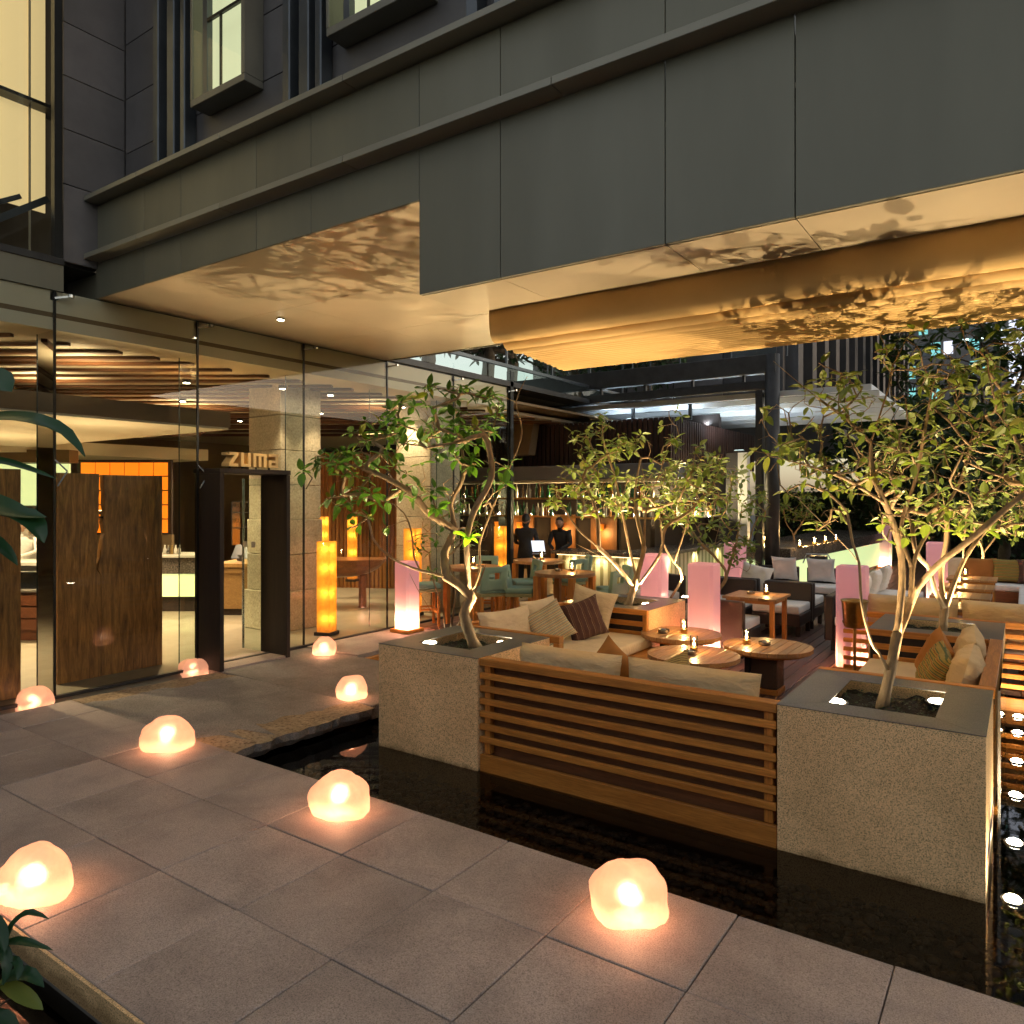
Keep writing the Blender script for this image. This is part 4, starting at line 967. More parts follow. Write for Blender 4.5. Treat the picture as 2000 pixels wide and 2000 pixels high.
MB().box(-3.77, -1.34, 5.076, 5.086, -.19, .688).build('back_panel', 'teak_dark_x', fb)
MB().box(-3.775, -1.335, 5.09, 6.0, .24, .30).build('seat_platform', 'teak_x', fb, bevel=.006)
MB().box(-3.775, -1.335, 5.12, 5.95, .0, .239).build('plinth', 'teak_dark_x', fb)
cushion(fb, 'seat_cushion', -3.74, -1.37, 5.12, 5.96, .302, .42, 'cream_fabric')
ld = thing('left_daybed', 'deep cream daybed on a teak platform between the near left and middle planters', 'daybed', (-4.2, 7.2, 0))
MB().box(-4.90, -3.25, 6.22, 8.17, .26, .33).build('platform', 'teak_y', ld, bevel=.006)
MB().box(-4.85, -3.33, 6.3, 8.1, 0, .259).build('plinth', 'teak_dark_x', ld)
cushion(ld, 'seat_cushion', -4.80, -3.62, 6.24, 8.15, .332, .46)
MB().box(-4.93, -3.68, 6.115, 6.20, .69, .755).build('arm_rail', 'teak_x', ld, bevel=.004)
MB().box(-3.75, -3.68, 6.115, 6.20, .0, .689).build('arm_post', 'teak_z', ld, bevel=.004)
MB().box(-4.93, -3.76, 6.12, 6.195, .40, .60).build('arm_panel', 'teak_x', ld, bevel=.004)
MB().box(-4.94, -4.85, 6.21, 8.19, .69, .755).build('back_rail', 'teak_y', ld, bevel=.004)
for i in range(4): MB().box(-4.93, -4.90, 6.21, 8.19, .58-.1*i, .63-.1*i).build('slat', 'teak_y', ld, bevel=.004)
mp = thing('slatted_front', 'slatted teak panel on the front of the middle planter', 'timber panel', (-4.3, 8.2, .3))
def front_panel(t, x0, x1, y):
    MB().box(x0, x1, y-.05, y, .69, .752).build('top_rail', 'teak_x', t, bevel=.004)
    for z in (.55, .43): MB().box(x0+.05, x1-.06, y-.03, y, z, z+.06).build('slat', 'teak_x', t, bevel=.003)
    MB().box(x1-.055, x1, y-.05, y, .30, .689).build('end_post', 'teak_z', t, bevel=.003)
    MB().box(x0+.02, x1-.06, y-.008, y-.002, .30, .688).build('backing', 'portal_wood', t)
front_panel(mp, -4.93, -3.70, 8.215)
rd = thing('right_daybed', 'cream daybed with pillows behind the near right planter', 'daybed', (-.75, 7.3, 0))
MB().box(-1.33, -.19, 6.27, 8.36, .26, .33).build('platform', 'teak_y', rd, bevel=.006)
MB().box(-1.28, -.2, 6.3, 8.3, -.2, .259).build('plinth', 'teak_dark_x', rd)
cushion(rd, 'seat_cushion', -1.31, -.30, 6.29, 8.34, .332, .46)
MB().box(-1.34, -.17, 6.185, 6.26, .69, .755).build('arm_rail', 'teak_x', rd, bevel=.004)
MB().box(-.27, -.165, 6.265, 8.39, .69, .757).build('back_rail', 'teak_y', rd, bevel=.004)
for i in range(7): MB().box(-.20, -.17, 6.27, 8.38, .58-.107*i, .63-.107*i).build('slat', 'teak_y', rd, bevel=.004)
mp2 = thing('slatted_front', 'slatted teak panel on the front of the rear right planter', 'timber panel', (-.7, 8.38, .3))
front_panel(mp2, -1.33, -.28, 8.395)
rb_ = thing('rear_bench', 'long slatted bench behind the rear right planter with its back towards the water', 'bench', (-.5, 9.9, -.2))
slatted(rb_, 'x', -1.80, 1.2, 9.60)
MB().box(-1.8, 1.2, 9.72, 10.4, .24, .30).build('seat_platform', 'teak_x', rb_)
cushion(rb_, 'seat_cushion', -1.78, 1.2, 9.74, 10.38, .302, .42, 'white_fabric')
gp = thing('glass_screen', 'low clear glass screen along the right edge of the daybed', 'glass screen', (-.14, 7.2, -.2))
MB().box(-.150, -.140, 6.20, 8.38, -.2, .74).build('pane', 'glass_fin', gp)
MB().box(-.154, -.136, 6.185, 6.198, -.2, .75).build('edge_trim', 'metal_clamp', gp)
# bolsters along the bench backs
bo = 'cream bolster cushions on the benches'
def bolster(label, x0, x1, y, z0=.43, z1=.85, rx=-.10, seed=1, m='cream_bolster', rz=0):
    cx_, w_ = (x0+x1)/2, x1-x0
    return pillow(label, (cx_, y, (z0+z1)/2), w_, (z1-z0), .27, (R(90)+rx, 0, rz), m, seed, bo, 'bolster', 'cushion')
bolster('cream bolster at the left end of the front bench back', -3.58, -2.62, 5.30, seed=1)
bolster('long cream bolster in the middle and right of the front bench back', -2.57, -1.53, 5.30, seed=2)
bolster('cream bolster on the rear bench, left of the stems of the rear tree', -1.62, -.62, 9.92, z1=.93, seed=3)
bolster('cream bolster at the right end of the rear bench', -.60, .5, 9.92, z1=.93, seed=4)
pillow('orange pillow poking up between the two front bench bolsters', (-2.80, 5.48, .64), .46, .46, .15, (R(75), R(38), R(8)), 'orange_fabric', 5)
pillow('gold and black striped pillow leaning on the front bench', (-2.33, 5.52, .60), .52, .46, .16, (R(62), R(-30), R(-12)), 'stripe_gold', 6)
pillow('cream cushion at the near end of the left daybed', (-4.66, 6.62, .66), .82, .46, .2, (R(80), R(0), R(82)), 'cream_fabric', 7)
pillow('cream cushion in the middle of the left daybed', (-4.68, 7.35, .68), .7, .48, .2, (R(78), R(0), R(88)), 'cream_fabric', 8)
pillow('cream cushion standing against the middle planter panel', (-4.35, 7.98, .72), .56, .56, .18, (R(78), R(12), R(14)), 'cream_fabric', 9)
pillow('sand pillow with thin coloured stripes on the left daybed', (-4.40, 7.10, .66), .50, .46, .16, (R(66), R(-24), R(62)), 'stripe_sand', 10)
pillow('dark brown pillow with pale stripes on the left daybed', (-4.22, 7.58, .68), .50, .48, .16, (R(74), R(-14), R(58)), 'stripe_brown', 11)
pillow('near cream cushion on the right daybed back', (-.40, 6.95, .66), .86, .46, .22, (R(76), R(0), R(-90)), 'cream_bolster', 12)
pillow('far cream cushion on the right daybed back', (-.42, 7.70, .68), .80, .48, .22, (R(74), R(4), R(-86)), 'cream_bolster', 13)
pillow('olive striped pillow on the right daybed', (-.62, 7.10, .64), .54, .44, .17, (R(66), R(10), R(-78)), 'stripe_olive', 14)
pillow('orange pillow behind the olive striped one', (-.66, 7.55, .66), .46, .46, .15, (R(70), R(22), R(-70)), 'orange_fabric', 15)
# ================================================================== TABLES
def planked_round(t, r, z0, z1, c, m, pitch=.088, gap=.005):
    x = -r
    k = math.ceil(2*r/pitch); pitch = 2*r/k
    for i in range(k):
        a0, a1 = -r+i*pitch+gap/2, -r+(i+1)*pitch-gap/2
        a0 = max(a0, -r+.004); a1 = min(a1, r-.004); n = 5
        up = [(a0+(a1-a0)*j/n) for j in range(n+1)]
        poly = [(u, -math.sqrt(max(r*r-u*u, 0))) for u in up]+[(u, math.sqrt(max(r*r-u*u, 0))) for u in reversed(up)]
        MB().prism([(c[0]+a, c[1]+b) for a, b in poly], z0, z1).build('plank', m, t, bevel=.002)
def coffee_table(label, c, z=.5):
    t = thing('round_coffee_table', label, 'table', (c[0], c[1], 0), 0, 'round planked coffee tables')
    planked_round(t, .465, z-.045, z, c, 'table_wood')
    MB().lathe([(.40, z-.075), (.43, z-.047)], 28, (c[0], c[1], 0)).build('apron', 'teak_x', t)
    MB().box(c[0]-.14, c[0]+.14, c[1]-.14, c[1]+.14, .06, z-.076).build('woven_base', 'wicker_brown', t, bevel=.01)
    MB().box(c[0]-.20, c[0]-.142, c[1]-.16, c[1]+.16, 0, z-.076).build('base_panel', 'portal_wood', t, bevel=.004)
    MB().box(c[0]-.15, c[0]+.15, c[1]-.15, c[1]+.15, 0, .058).build('foot', 'teak_x', t, bevel=.004)
    return t
CT = {'far': (-3.33, 8.31), 'mid': (-2.80, 7.32), 'right': (-2.29, 8.17)}
coffee_table('round planked coffee table farthest back, beside the daybed', CT['far'], .505)
coffee_table('round planked coffee table in the middle of the three, behind the bench pillows', CT['mid'], .495)
coffee_table('round planked coffee table on the right of the three', CT['right'], .50)
def candle(label, x, y, z, power=1.4, s=1.):
    t = thing('candle_holder', label, 'candle', (x, y, z), 0, 'glass candle holders')
    c = (x, y, z+.0015)
    MB().lathe([(.040*s, 0), (.040*s, .045*s), (.033*s, .05*s)], 16, c).build('metal_cup', 'brass', t)
    MB().lathe([(.036*s, .052*s), (.041*s, .06*s), (.041*s, .165*s)], 18, c, False, False).build('glass_chimney', 'glass_cup', t, smooth=True)
    MB().lathe([(.002*s, .06*s), (.0115*s, .073*s), (.009*s, .088*s), (.002*s, .112*s)], 10, c).build('flame', 'flame', t, smooth=True)
    lamp('POINT', 'glow', t, (x, y, z+.128*s), power, (1., .60, .22), .018*s)
    return t
def ashtray(label, x, y, z, s=1.):
    b = MB().lathe([(.05*s, 0), (.058*s, .008*s), (.058*s, .034*s), (.052*s, .036*s), (.048*s, .016*s), (.01, .014*s)], 18, (x, y, z+.0015))
    o = b.build('ashtray', 'tin', smooth=False); tag(o, label, 'ashtray', 'round tin ashtrays')
candle('candle in a glass on the farthest round coffee table', -3.30, 8.33, .505)
candle('candle in a glass on the middle round coffee table', -2.83, 7.42, .495)
candle('candle in a glass on the right round coffee table', -2.50, 8.12, .50)
ashtray('tin ashtray on the farthest round coffee table', -3.50, 8.20, .505, 1.2)
ashtray('tin ashtray on the middle round coffee table', -2.82, 7.27, .495, 1.1)
ashtray('tin ashtray on the right round coffee table', -2.32, 8.17, .50, 1.1)
def square_table(label, x0, x1, y0, y1, z, m='table_wood', group='square teak tables', legs=True):
    t = thing('square_table', label, 'table', ((x0+x1)/2, (y0+y1)/2, 0), 0, group)
    n = 6; wd = (x1-x0)/n
    for i in range(n): MB().box(x0+wd*i+.0015, x0+wd*(i+1)-.0015, y0, y1, z-.035, z).build('plank', m, t, bevel=.002)
    MB().box(x0+.05, x1-.05, y0+.05, y1-.05, z-.085, z-.036).build('apron', 'teak_x', t)
    for a in (x0+.04, x1-.10):
        for b in (y0+.04, y1-.10): MB().box(a, a+.06, b, b+.06, 0, z-.036).build('leg', 'teak_z', t, bevel=.004)
    return t
square_table('square teak table among the wicker chairs with one candle', -3.50, -2.76, 10.25, 11.02, .72)
candle('candle in a glass on the square teak table among the wicker chairs', -3.02, 10.72, .72, 1.6)
ashtray('tin ashtray on the square teak table among the wicker chairs', -3.22, 10.66, .72)
for i, (y, nm) in enumerate(((11.2, 'nearest'), (12.45, 'second'), (13.75, 'third'), (15.2, 'farthest'))):
    square_table('%s square table in the row before the right long bench' % nm, -1.12, -.38, y-.38, y+.38, .70, group='row of square tables on the right')
    candle('candle on the %s square table of the right row' % nm, -.86, y+.12, .70, 1.2)
# bar tables
def bar_table(label, c):
    t = thing('bar_table', label, 'table', (c[0], c[1], 0), 0, 'high round bar tables')
    MB().lathe([(.455, .895), (.47, .90), (.47, .945), (.463, .95)], 36, (c[0], c[1], 0)).build('top', 'table_wood', t)
    for sx_ in (-1, 1):
        for sy_ in (-1, 1):
            x, y = c[0]+sx_*.31, c[1]+sy_*.31
            MB().box(x-.045, x+.045, y-.045, y+.045, 0, .894).build('leg', 'teak_z', t, bevel=.005)
    return t
BT = [(-5.86, 9.90), (-7.40, 11.55), (-7.62, 9.85)]
bar_table('high round bar table nearest the daybeds', BT[0]); bar_table('high round bar table farther back by the bar counter', BT[1]); bar_table('high round bar table by the glass, behind the near left tree', BT[2])
candle('candle on the bar table nearest the daybeds', -5.80, 10.02, .95, 1.6); candle('candle on the bar table by the bar counter', -7.36, 11.6, .95, 1.6); candle('candle on the bar table by the glass', -7.72, 10.0, .95, 1.6)
ashtray('tin ashtray on the bar table nearest the daybeds', -5.98, 9.92, .95); ashtray('tin ashtray on the bar table by the bar counter', -7.5, 11.6, .95)
# bar chairs
def make_bar_chair():
    t = thing('bar_chair', 'x', 'chair', (0, 0, 0))
    MB().box(-.22, .22, -.20, .22, .62, .70).build('seat', 'teal_fabric', t, world=False, bevel=.025, seg=3)
    MB().box(-.215, .215, -.195, .215, .565, .619).build('seat_side', 'sage_side', t, world=False, bevel=.006)
    b = MB()
    outer = [(-.22, .66), (.22, .66), (.21, 1.03), (-.21, 1.03)]; inner = [(-.09, .84), (.09, .84), (.09, .94), (-.09, .94)]
    def ring(y0): return [(x, y0-.06*(z-.66)/.4, z) for x, z in outer]+[(x, y0-.06*(z-.66)/.4, z) for x, z in inner]
    b.v = ring(-.225)+ring(-.155)
    for i in range(4):
        j = (i+1) % 4
        b.f += [(i, j, 4+j, 4+i), (8+j, 8+i, 12+i, 12+j), (i, 8+i, 8+j, j), (4+i, 4+j, 12+j, 12+i)]
    b.build('backrest', 'teal_fabric', t, world=False, bevel=.018, seg=3)
    for sx_ in (-1, 1):
        for sy_ in (-1, 1):
            x, y = sx_*.18, sy_*.17+.01
            MB().box(x-.024, x+.024, y-.024, y+.024, 0, .566).build('leg', 'teak_z', t, world=False, bevel=.004)
    for a in ((-.155, .155, .168, .192), (-.155, .155, -.172, -.148)): MB().box(a[0], a[1], a[2], a[3], .20, .235).build('footrest', 'teak_x', t, world=False)
    for sx_ in (-1, 1): MB().box(sx_*.18-.012, sx_*.18+.012, -.135, .155, .27, .30).build('stretcher', 'teak_y', t, world=False)
    return t
pc = make_bar_chair()
def face(x, y, tx, ty): return math.atan2(ty-y, tx-x)-math.pi/2
for i, (x, y, k, lab) in enumerate((
        (-6.50, 9.62, 0, 'teal bar chair at the left of the bar table nearest the daybeds'),
        (-6.90, 9.35, 2, 'teal bar chair right of the bar table by the glass, beside another chair back'),
        (-5.30, 10.45, 0, 'teal bar chair behind the bar table nearest the daybeds'),
        (-5.10, 9.82, 0, 'teal bar chair between the nearest bar table and the middle planter'),
        (-6.85, 12.0, 1, 'teal bar chair behind the bar table by the bar counter'),
        (-6.62, 11.35, 1, 'teal bar chair right of the bar table by the bar counter'),
        (-8.05, 10.75, 2, 'teal bar chair behind the bar table by the glass'),
        (-7.05, 10.55, 2, 'teal bar chair between the two rear bar tables'),
        (-8.10, 9.20, 2, 'teal bar chair next to the pink column by the glass'))):
    place(pc, i > 0, (x, y, 0), face(x, y, *BT[k]), lab, 'teal bar chairs')
# wicker seats
def make_wicker(side):
    t = thing('wicker_chair', 'x', 'armchair', (0, 0, 0))
    MB().box(-.36, .36, -.30, .40, .16, .34).build('seat_base', 'wicker_dark', t, world=False, bevel=.012)
    MB().box(-.37, .37, -.42, -.305, .14, .75).build('backrest', 'wicker_dark' if not side else 'wicker_brown', t, world=False, bevel=.015)
    cushion(t, 'seat_cushion', -.35, .35, -.295, .41, .342, .47, 'white_fabric', .025, False)
    for sx_ in (-1, 1):
        for sy_ in (-1, 1): MB().box(sx_*.31-.03, sx_*.31+.03, sy_*.30-.04, sy_*.30+.02, 0, .16).build('leg', 'portal_wood', t, world=False)
    return t
wa = make_wicker(0); wb = make_wicker(1)
WG = 'wicker lounge chairs'
place(wb, False, (-3.36, 9.98, 0), 0, 'brown wicker chair seen from behind, next to the nearest tall pink column', WG)
for i, (x, y, rz, lab) in enumerate((
        (-3.12, 11.95, math.pi, 'dark wicker chair behind the square table, white seat towards the camera'),
        (-4.0, 11.95, math.pi, 'dark wicker chair left of the square table, partly behind the pink column'),
        (-3.12, 12.80, 0, 'dark wicker chair standing back to back with the one at the square table'),
        (-4.0, 12.85, 0, 'dark wicker chair back to back with the left one at the square table'),
        (-3.10, 14.75, math.pi, 'dark wicker chair facing the camera with a large cream pillow'),
        (-4.0, 14.75, math.pi, 'dark wicker chair facing the camera by the round post'),
        (-5.35, 12.1, R(150), 'dark wicker chair behind the middle planter with a white pillow'),
        (-1.85, 11.2, -math.pi/2, 'nearest dark wicker chair of the row facing the right tables'),
        (-1.85, 12.2, -math.pi/2, 'second dark wicker chair of the row facing the right tables'),
        (-1.85, 13.2, -math.pi/2, 'third dark wicker chair of the row facing the right tables'),
        (-1.85, 14.3, -math.pi/2, 'farthest dark wicker chair of the row facing the right tables'))):
    place(wa, i > 0, (x, y, 0), rz, lab, WG)
for i, (x, y, z, rot, lab) in enumerate((
        (-3.18, 14.92, .72, (R(76), 0, math.pi), 'large cream pillow on the dark wicker chair facing the camera'),
        (-3.85, 14.92, .72, (R(76), 0, math.pi-.2), 'cream pillow on the dark wicker chair by the round post'),
        (-3.75, 12.66, .74, (R(70), R(12), .1), 'cream pillow lying over the back to back wicker chairs'),
        (-5.40, 12.2, .66, (R(72), 0, 2.6), 'white pillow on the wicker chair behind the middle planter'),
        (-2.02, 11.2, .70, (R(74), 0, -math.pi/2), 'white pillow on the nearest chair of the right row'),
        (-2.02, 12.2, .70, (R(74), 0, -math.pi/2), 'white pillow on the second chair of the right row'),
        (-2.02, 13.2, .70, (R(74), 0, -math.pi/2), 'white pillow on the third chair of the right row'),
        (-2.02, 14.3, .70, (R(74), 0, -math.pi/2), 'white pillow on the farthest chair of the right row'))):
    pillow(lab, (x, y, z), .52, .48, .18, rot, 'white_fabric', 30+i, 'white pillows on the wicker chairs')
# long bench at the right edge and its far return
lb = thing('corner_bench', 'long white cushioned corner bench beyond the row of square tables', 'bench', (-.3, 15.5, 0))
MB().box(-.06, .6, 10.6, 16.6, .0, .34).build('seat_box', 'teak_dark_x', lb)
cushion(lb, 'seat_cushion', -.08, .58, 10.62, 16.6, .342, .46, 'white_fabric')
MB().box(-1.5, .6, 16.65, 17.3, 0, .34).build('return_box', 'teak_dark_x', lb)
cushion(lb, 'return_cushion', -1.5, .6, 16.65, 17.2, .342, .46, 'white_fabric')
MB().box(-1.5, .6, 17.31, 17.4, 0, .8).build('return_back', 'teak_dark_x', lb)
for i, (x, m, lab) in enumerate(((-1.25, 'cream_fabric', 'cream back cushion at the left of the far corner bench'), (-.72, 'orange_fabric', 'rust pillow in the middle of the far corner bench'), (-.25, 'stripe_olive', 'striped pillow at the right of the far corner bench'), (.15, 'stripe_brown', 'brown striped pillow at the far right edge of the corner bench'))):
    pillow(lab, (x, 17.12, .70), .56, .46, .18, (R(76), 0, .05*i), m, 50+i)
# ice bucket on its stand
ib = thing('ice_bucket', 'metal ice bucket on a thin stand in front of the right pink column', 'ice bucket', (-1.55, 8.92, 0))
c = (-1.55, 8.92, 0)
MB().lathe([(.10, .66), (.112, .68), (.135, .94), (.15, .96), (.145, .965), (.128, .94), (.10, .70)], 22, c, True, False).build('bucket', 'brass', ib, smooth=True)
MB().lathe([(.125, .71), (.128, .725)], 22, c, False, False).build('band', 'brass', ib)
MB().lathe([(.018, .03), (.018, .66)], 10, c).build('pole', 'brass', ib)
MB().lathe([(.14, 0), (.13, .02), (.02, .03)], 20, c).build('foot', 'brass', ib)
# water lights along the right channel
for i, (y, lab) in enumerate(((5.10, 'nearest'), (5.95, 'second'), (6.9, 'third'), (7.8, 'fourth'), (8.75, 'fifth'), (9.4, 'farthest'))):
    t = thing('water_light', '%s small round light in the water channel on the right' % lab, 'water light', (-.055, y, -.24), 0, 'small lights in the right water channel')
    MB().lathe([(.05, 0), (.05, .035), (.06, .04), (.06, .05), (.046, .05)], 14, tuple(t.location)).build('housing', 'metal_clamp', t)
    MB().lathe([(.045, .051), (.034, .064), (.008, .068)], 14, tuple(t.location)).build('lens', 'water_lens', t)
    lamp('SPOT', 'bulb', t, (-.055, y, -.165), 9, (1., .72, .38), .03, (-.12, y+.05, 1.), 130, .6)
# uplights at the feet of the terrace trees
for c_, lab, tg, pw in ((on_z(1432, 1215, .03), 'ground uplight at the foot of the tree by the bar counter', P(1400, 1000, 12.2), 90), (P(1340, 1170, 11.0), 'ground uplight under the leaning tree by the pink columns', P(1325, 990, 11.2), 60),
                      (P(1530, 1062, 18.2), 'small uplight under the tree on the far lime counter', P(1552, 1000, 18.6), 60), (on_z(1890, 1152, .03), 'ground uplight under the tree in the back right corner', P(1925, 1000, 17), 120),
                      (on_z(850, 1262, .03), 'ground uplight under the shrub behind the near left planter', P(880, 1080, 9.3), 26)):
    uplight((c_.x, c_.y, c_.z), lab, tuple(tg), pw)
# ================================================================== DINING ROOM BEHIND THE GLASS
ce = thing('slatted_ceiling', 'dining room ceiling of dark timber slats below cream plaster', 'ceiling', (-12, 6, 3.6))
MB().box(-24, -8.95, -3, 22, 3.885, 3.95).build('plaster', 'plaster_cream', ce)
MB().box(-24, -8.42, -4, 22, 4.0, 4.05).build('roof_slab', 'plaster_brown', ce)
MB().box(-8.95, -8.42, -3, 12.2, 3.87, 3.999).build('perimeter_bulkhead', 'plaster_cream', ce)
MB().box(-8.95, -8.42, -3, 12.2, 4.051, 4.28).build('perimeter_bulkhead', 'plaster_cream', ce)
cr = Vector((CC, SS, 0)); fw = Vector((-SS, CC, 0)); rs = random.Random(4)
d = 7.0; k = 0
while d < 21:
    wd = rs.choice((.06, .10, .13, .16)); p = fw*d
    # slat across the room, clipped at the glass line x=-9
    a1 = (-9.0-p.x)/cr.x-.02; tilt = rs.uniform(-.02, .02)
    a0 = a1-15
    A = p+cr*a0+fw*(tilt*(-15)); B = p+cr*a1
    A.z = B.z = 3.862
    MB().bar(A, B, wd, .035).build('slat', 'ceiling_wood', ce)
    d += wd+rs.choice((.26, .34, .42, .5)); k += 1
bk = thing('ceiling_bulkhead', 'wide brown and cream dropped ceiling box over the kitchen counter', 'ceiling', (-11.3, 4, 3.0))
MB().box(-15, -8.95, -2, 6.15, 3.06, 3.27).build('box', 'plaster_brown', bk)
MB().box(-14.98, -8.97, -1.98, 6.13, 3.03, 3.058).build('underside', 'plaster_cream', bk)
MB().box(-19, -15.4, 2, 10.0, 2.95, 3.2).build('far_box', 'plaster_cream', bk)
# back walls of the room
rw = thing('dining_room_wall', 'brown plaster wall at the back of the dining room', 'wall', (-20, 8, 0))
MB().box(-22, -21.8, -4, 22, 0, 4).build('wall', 'plaster_brown', rw)
MB().box(-22, -8.5, 21.8, 22, 0, 4).build('end_wall', 'plaster_brown', rw)
MB().box(-22, -8.5, -4, -3.8, 0, 4).build('side_wall', 'plaster_brown', rw)
# live-edge timber screens
def plank_outline(y0, y1, zt, seed, l=0, r=0, split=None):
    """front outline (y,z) of a slab with a wavy live edge"""
    n = 30; Lf_ = [(y0+l*fbm((i*.35, seed, 1))*.10, zt*i/n) for i in range(n+1)]; Rt_ = [(y1+r*fbm((seed, i*.35, 3))*.10, zt*i/n) for i in range(n+1)]
    return Lf_, Rt_
def live_slab(name, parent, X, y0, y1, zt, th, m, gap_left=0, gap_right=0, seed=1):
    n = 34; b = MB()
    for i in range(n+1):
        z = zt*i/n; u = i/n
        a = y0; c_ = y1
        if gap_left: a = y0+gap_left*min(1, max(0, (u-.5)/.18))*(.55+.9*abs(fbm((u*9, seed, 0)))+.3*fbm((u*31, seed, 2)))+.05*max(0, (.72-u)/.22 if u > .5 else 0)*(-1)
        if gap_right: c_ = y1-gap_right*min(1, max(0, (u-.5)/.18))*(.5+.9*abs(fbm((u*8, seed+4, 0)))+.3*fbm((u*27, seed, 5)))-.05*max(0, (.72-u)/.22 if u > .5 else 0)
        wob = .006*fbm((u*5, seed, 2)); zz = z+(.012*fbm((seed, 2, 1)) if i == n else 0)
        b.v += [(X+wob, a, zz), (X+wob, c_, zz), (X-th+wob, c_, zz), (X-th+wob, a, zz)]
    for i in range(n):
        for k_ in range(4): b.f.append((i*4+k_, i*4+(k_+1) % 4, (i+1)*4+(k_+1) % 4, (i+1)*4+k_))
    b.f += [(3, 2, 1, 0), tuple(n*4+k_ for k_ in range(4))]
    return b.build(name, m, parent)
sA = thing('timber_screen', 'tall live-edge timber slab screen behind the glass, split by a bright crack', 'screen', (-8.95, 4.5, 0), 0, 'timber slab screens')
live_slab('slab', sA, -8.93, 3.93, 4.405, 2.38, .09, 'screen_wood', gap_right=.035, seed=2)
live_slab('slab', sA, -8.93, 4.412, 5.16, 2.37, .09, 'screen_wood', gap_left=.05, seed=5)
MB().box(-8.97, -8.94, 4.30, 4.5, 1.86, 1.88).build('batten', 'portal_wood', sA)
sB = thing('timber_screen', 'timber slab screen at the left edge of the picture behind the glass', 'screen', (-8.75, 2.9, 0), 0, 'timber slab screens')
live_slab('slab', sB, -8.70, 2.3, 3.47, 2.40, .09, 'screen_wood', seed=9)
# stone column of blocks
scol = thing('stone_column', 'square pale stone block column inside beside the doorway', 'column', (-9.95, 7.85, 0))
zc_ = [0, .62, 1.2, 1.75, 2.3, 2.85, 3.4, 3.97]
for i in range(len(zc_)-1):
    w_ = .46 if i == 0 else .42 if i < 3 else .40
    MB().box(-9.95-w_, -9.95+w_, 7.85-w_, 7.85+w_, zc_[i]+.004, zc_[i+1]-.004).build('stone_block', 'column_stone', scol, bevel=.006)
scol2 = thing('stone_column', 'pale stone block column seen through the glass behind the near left tree', 'column', (-9.3, 10.6, 0))
for i in range(len(zc_)-1):
    MB().box(-9.75, -8.9, 10.25, 11.1, zc_[i]+.004, zc_[i+1]-.004).build('stone_block', 'column_stone', scol2, bevel=.006)
# slatted timber wall
tw = thing('slatted_wall', 'wall of upright timber slats at the back of the dining room', 'wall', (-11, 13, 0))
a = at_depth(590, 972, 17.5); b2 = at_depth(850, 972, 17.0)
dv = Vector((b2.x-a.x, b2.y-a.y, 0)); n_ = 34
src = None
MB().bar((a.x-.1*dv.y/dv.length, a.y+.1*dv.x/dv.length, 1.6), (b2.x-.1*dv.y/dv.length, b2.y+.1*dv.x/dv.length, 1.6), .03, 3.2).build('backing', 'portal_wood', tw)
for i in range(n_):
    q = a+dv*(i+.5)/n_; q.z = 0; w_ = rs.uniform(.035, .055)
    MB().box(q.x-w_, q.x+w_, q.y-.04, q.y+.04, 0, 3.15).build('slat', 'wall_slat_wood', tw)
# kitchen: glowing panel, hood, counters, drawers
kt = thing('open_kitchen', 'brightly lit open kitchen seen in the gap between the timber screens', 'kitchen', tuple(at_depth(80, 1100, 13).xy)+(0,))
def fbox(px0, px1, d0, d1, z0, z1):
    """box aligned with the camera's right/forward axes, given at real depth"""
    mb_ = MB(); q = []
    xr0, xr1 = (px0-CX)/FPX*d0, (px1-CX)/FPX*d0
    for xr_, dd in ((xr0, d0), (xr1, d0), (xr1, d1), (xr0, d1)): q.append((xr_*CC-dd*SS, xr_*SS+dd*CC))
    return mb_.prism(q, z0, z1)
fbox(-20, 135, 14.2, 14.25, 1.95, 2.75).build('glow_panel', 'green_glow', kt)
fbox(-20, 135, 14.1, 14.3, 1.72, 1.94).build('shelf_edge', 'kitchen_steel', kt)
fbox(-20, 135, 13.9, 14.2, 2.76, 3.0).build('hood', 'plaster_brown', kt)
fbox(-20, 135, 14.26, 14.3, 0, 1.7).build('tiled_wall', 'tile_cream', kt)
for z in (1.35, 1.15): fbox(60, 135, 13.9, 14.2, z, z+.03).build('shelf', 'kitchen_steel', kt)
for i in range(7):
    fbox(48+i*9, 54+i*9, 13.95, 14.05, 1.645+.0, 1.715).build('dish', ('counter_white', 'tin', 'brass')[i % 3], kt)
fbox(-20, 140, 12.2, 12.9, .98, 1.03).build('counter_top', 'counter_white', kt)
fbox(-20, 138, 12.3, 12.85, .6, .979).build('counter_front', 'hood_steel', kt)
fbox(-20, 92, 10.9, 11.5, .0, .72).build('drawer_cabinet', 'drawer_wood', kt)
for z in (.16, .34, .52): fbox(-18, 90, 10.86, 10.895, z, z+.155).build('drawer', 'drawer_wood', kt)
fbox(-20, 94, 10.8, 11.6, .722, .75).build('cabinet_top', 'kitchen_steel', kt)
fbox(30, 90, 10.95, 11.1, .76, 1.0).build('dark_screen', 'black_edge', kt)
sb = thing('sushi_counter', 'dark stone counter with a pale green glowing front right of the timber screen', 'counter', tuple(at_depth(345, 1150, 14).xy)+(0,))
fbox(250, 385, 13.6, 14.4, .70, 1.0).build('stone_band', 'counter_stone', sb)
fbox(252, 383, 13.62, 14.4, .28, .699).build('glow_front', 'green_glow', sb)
fbox(250, 385, 13.7, 14.4, .0, .279).build('plinth', 'portal_wood', sb)
fbox(245, 390, 13.55, 14.45, 1.001, 1.04).build('top', 'counter_white', sb)
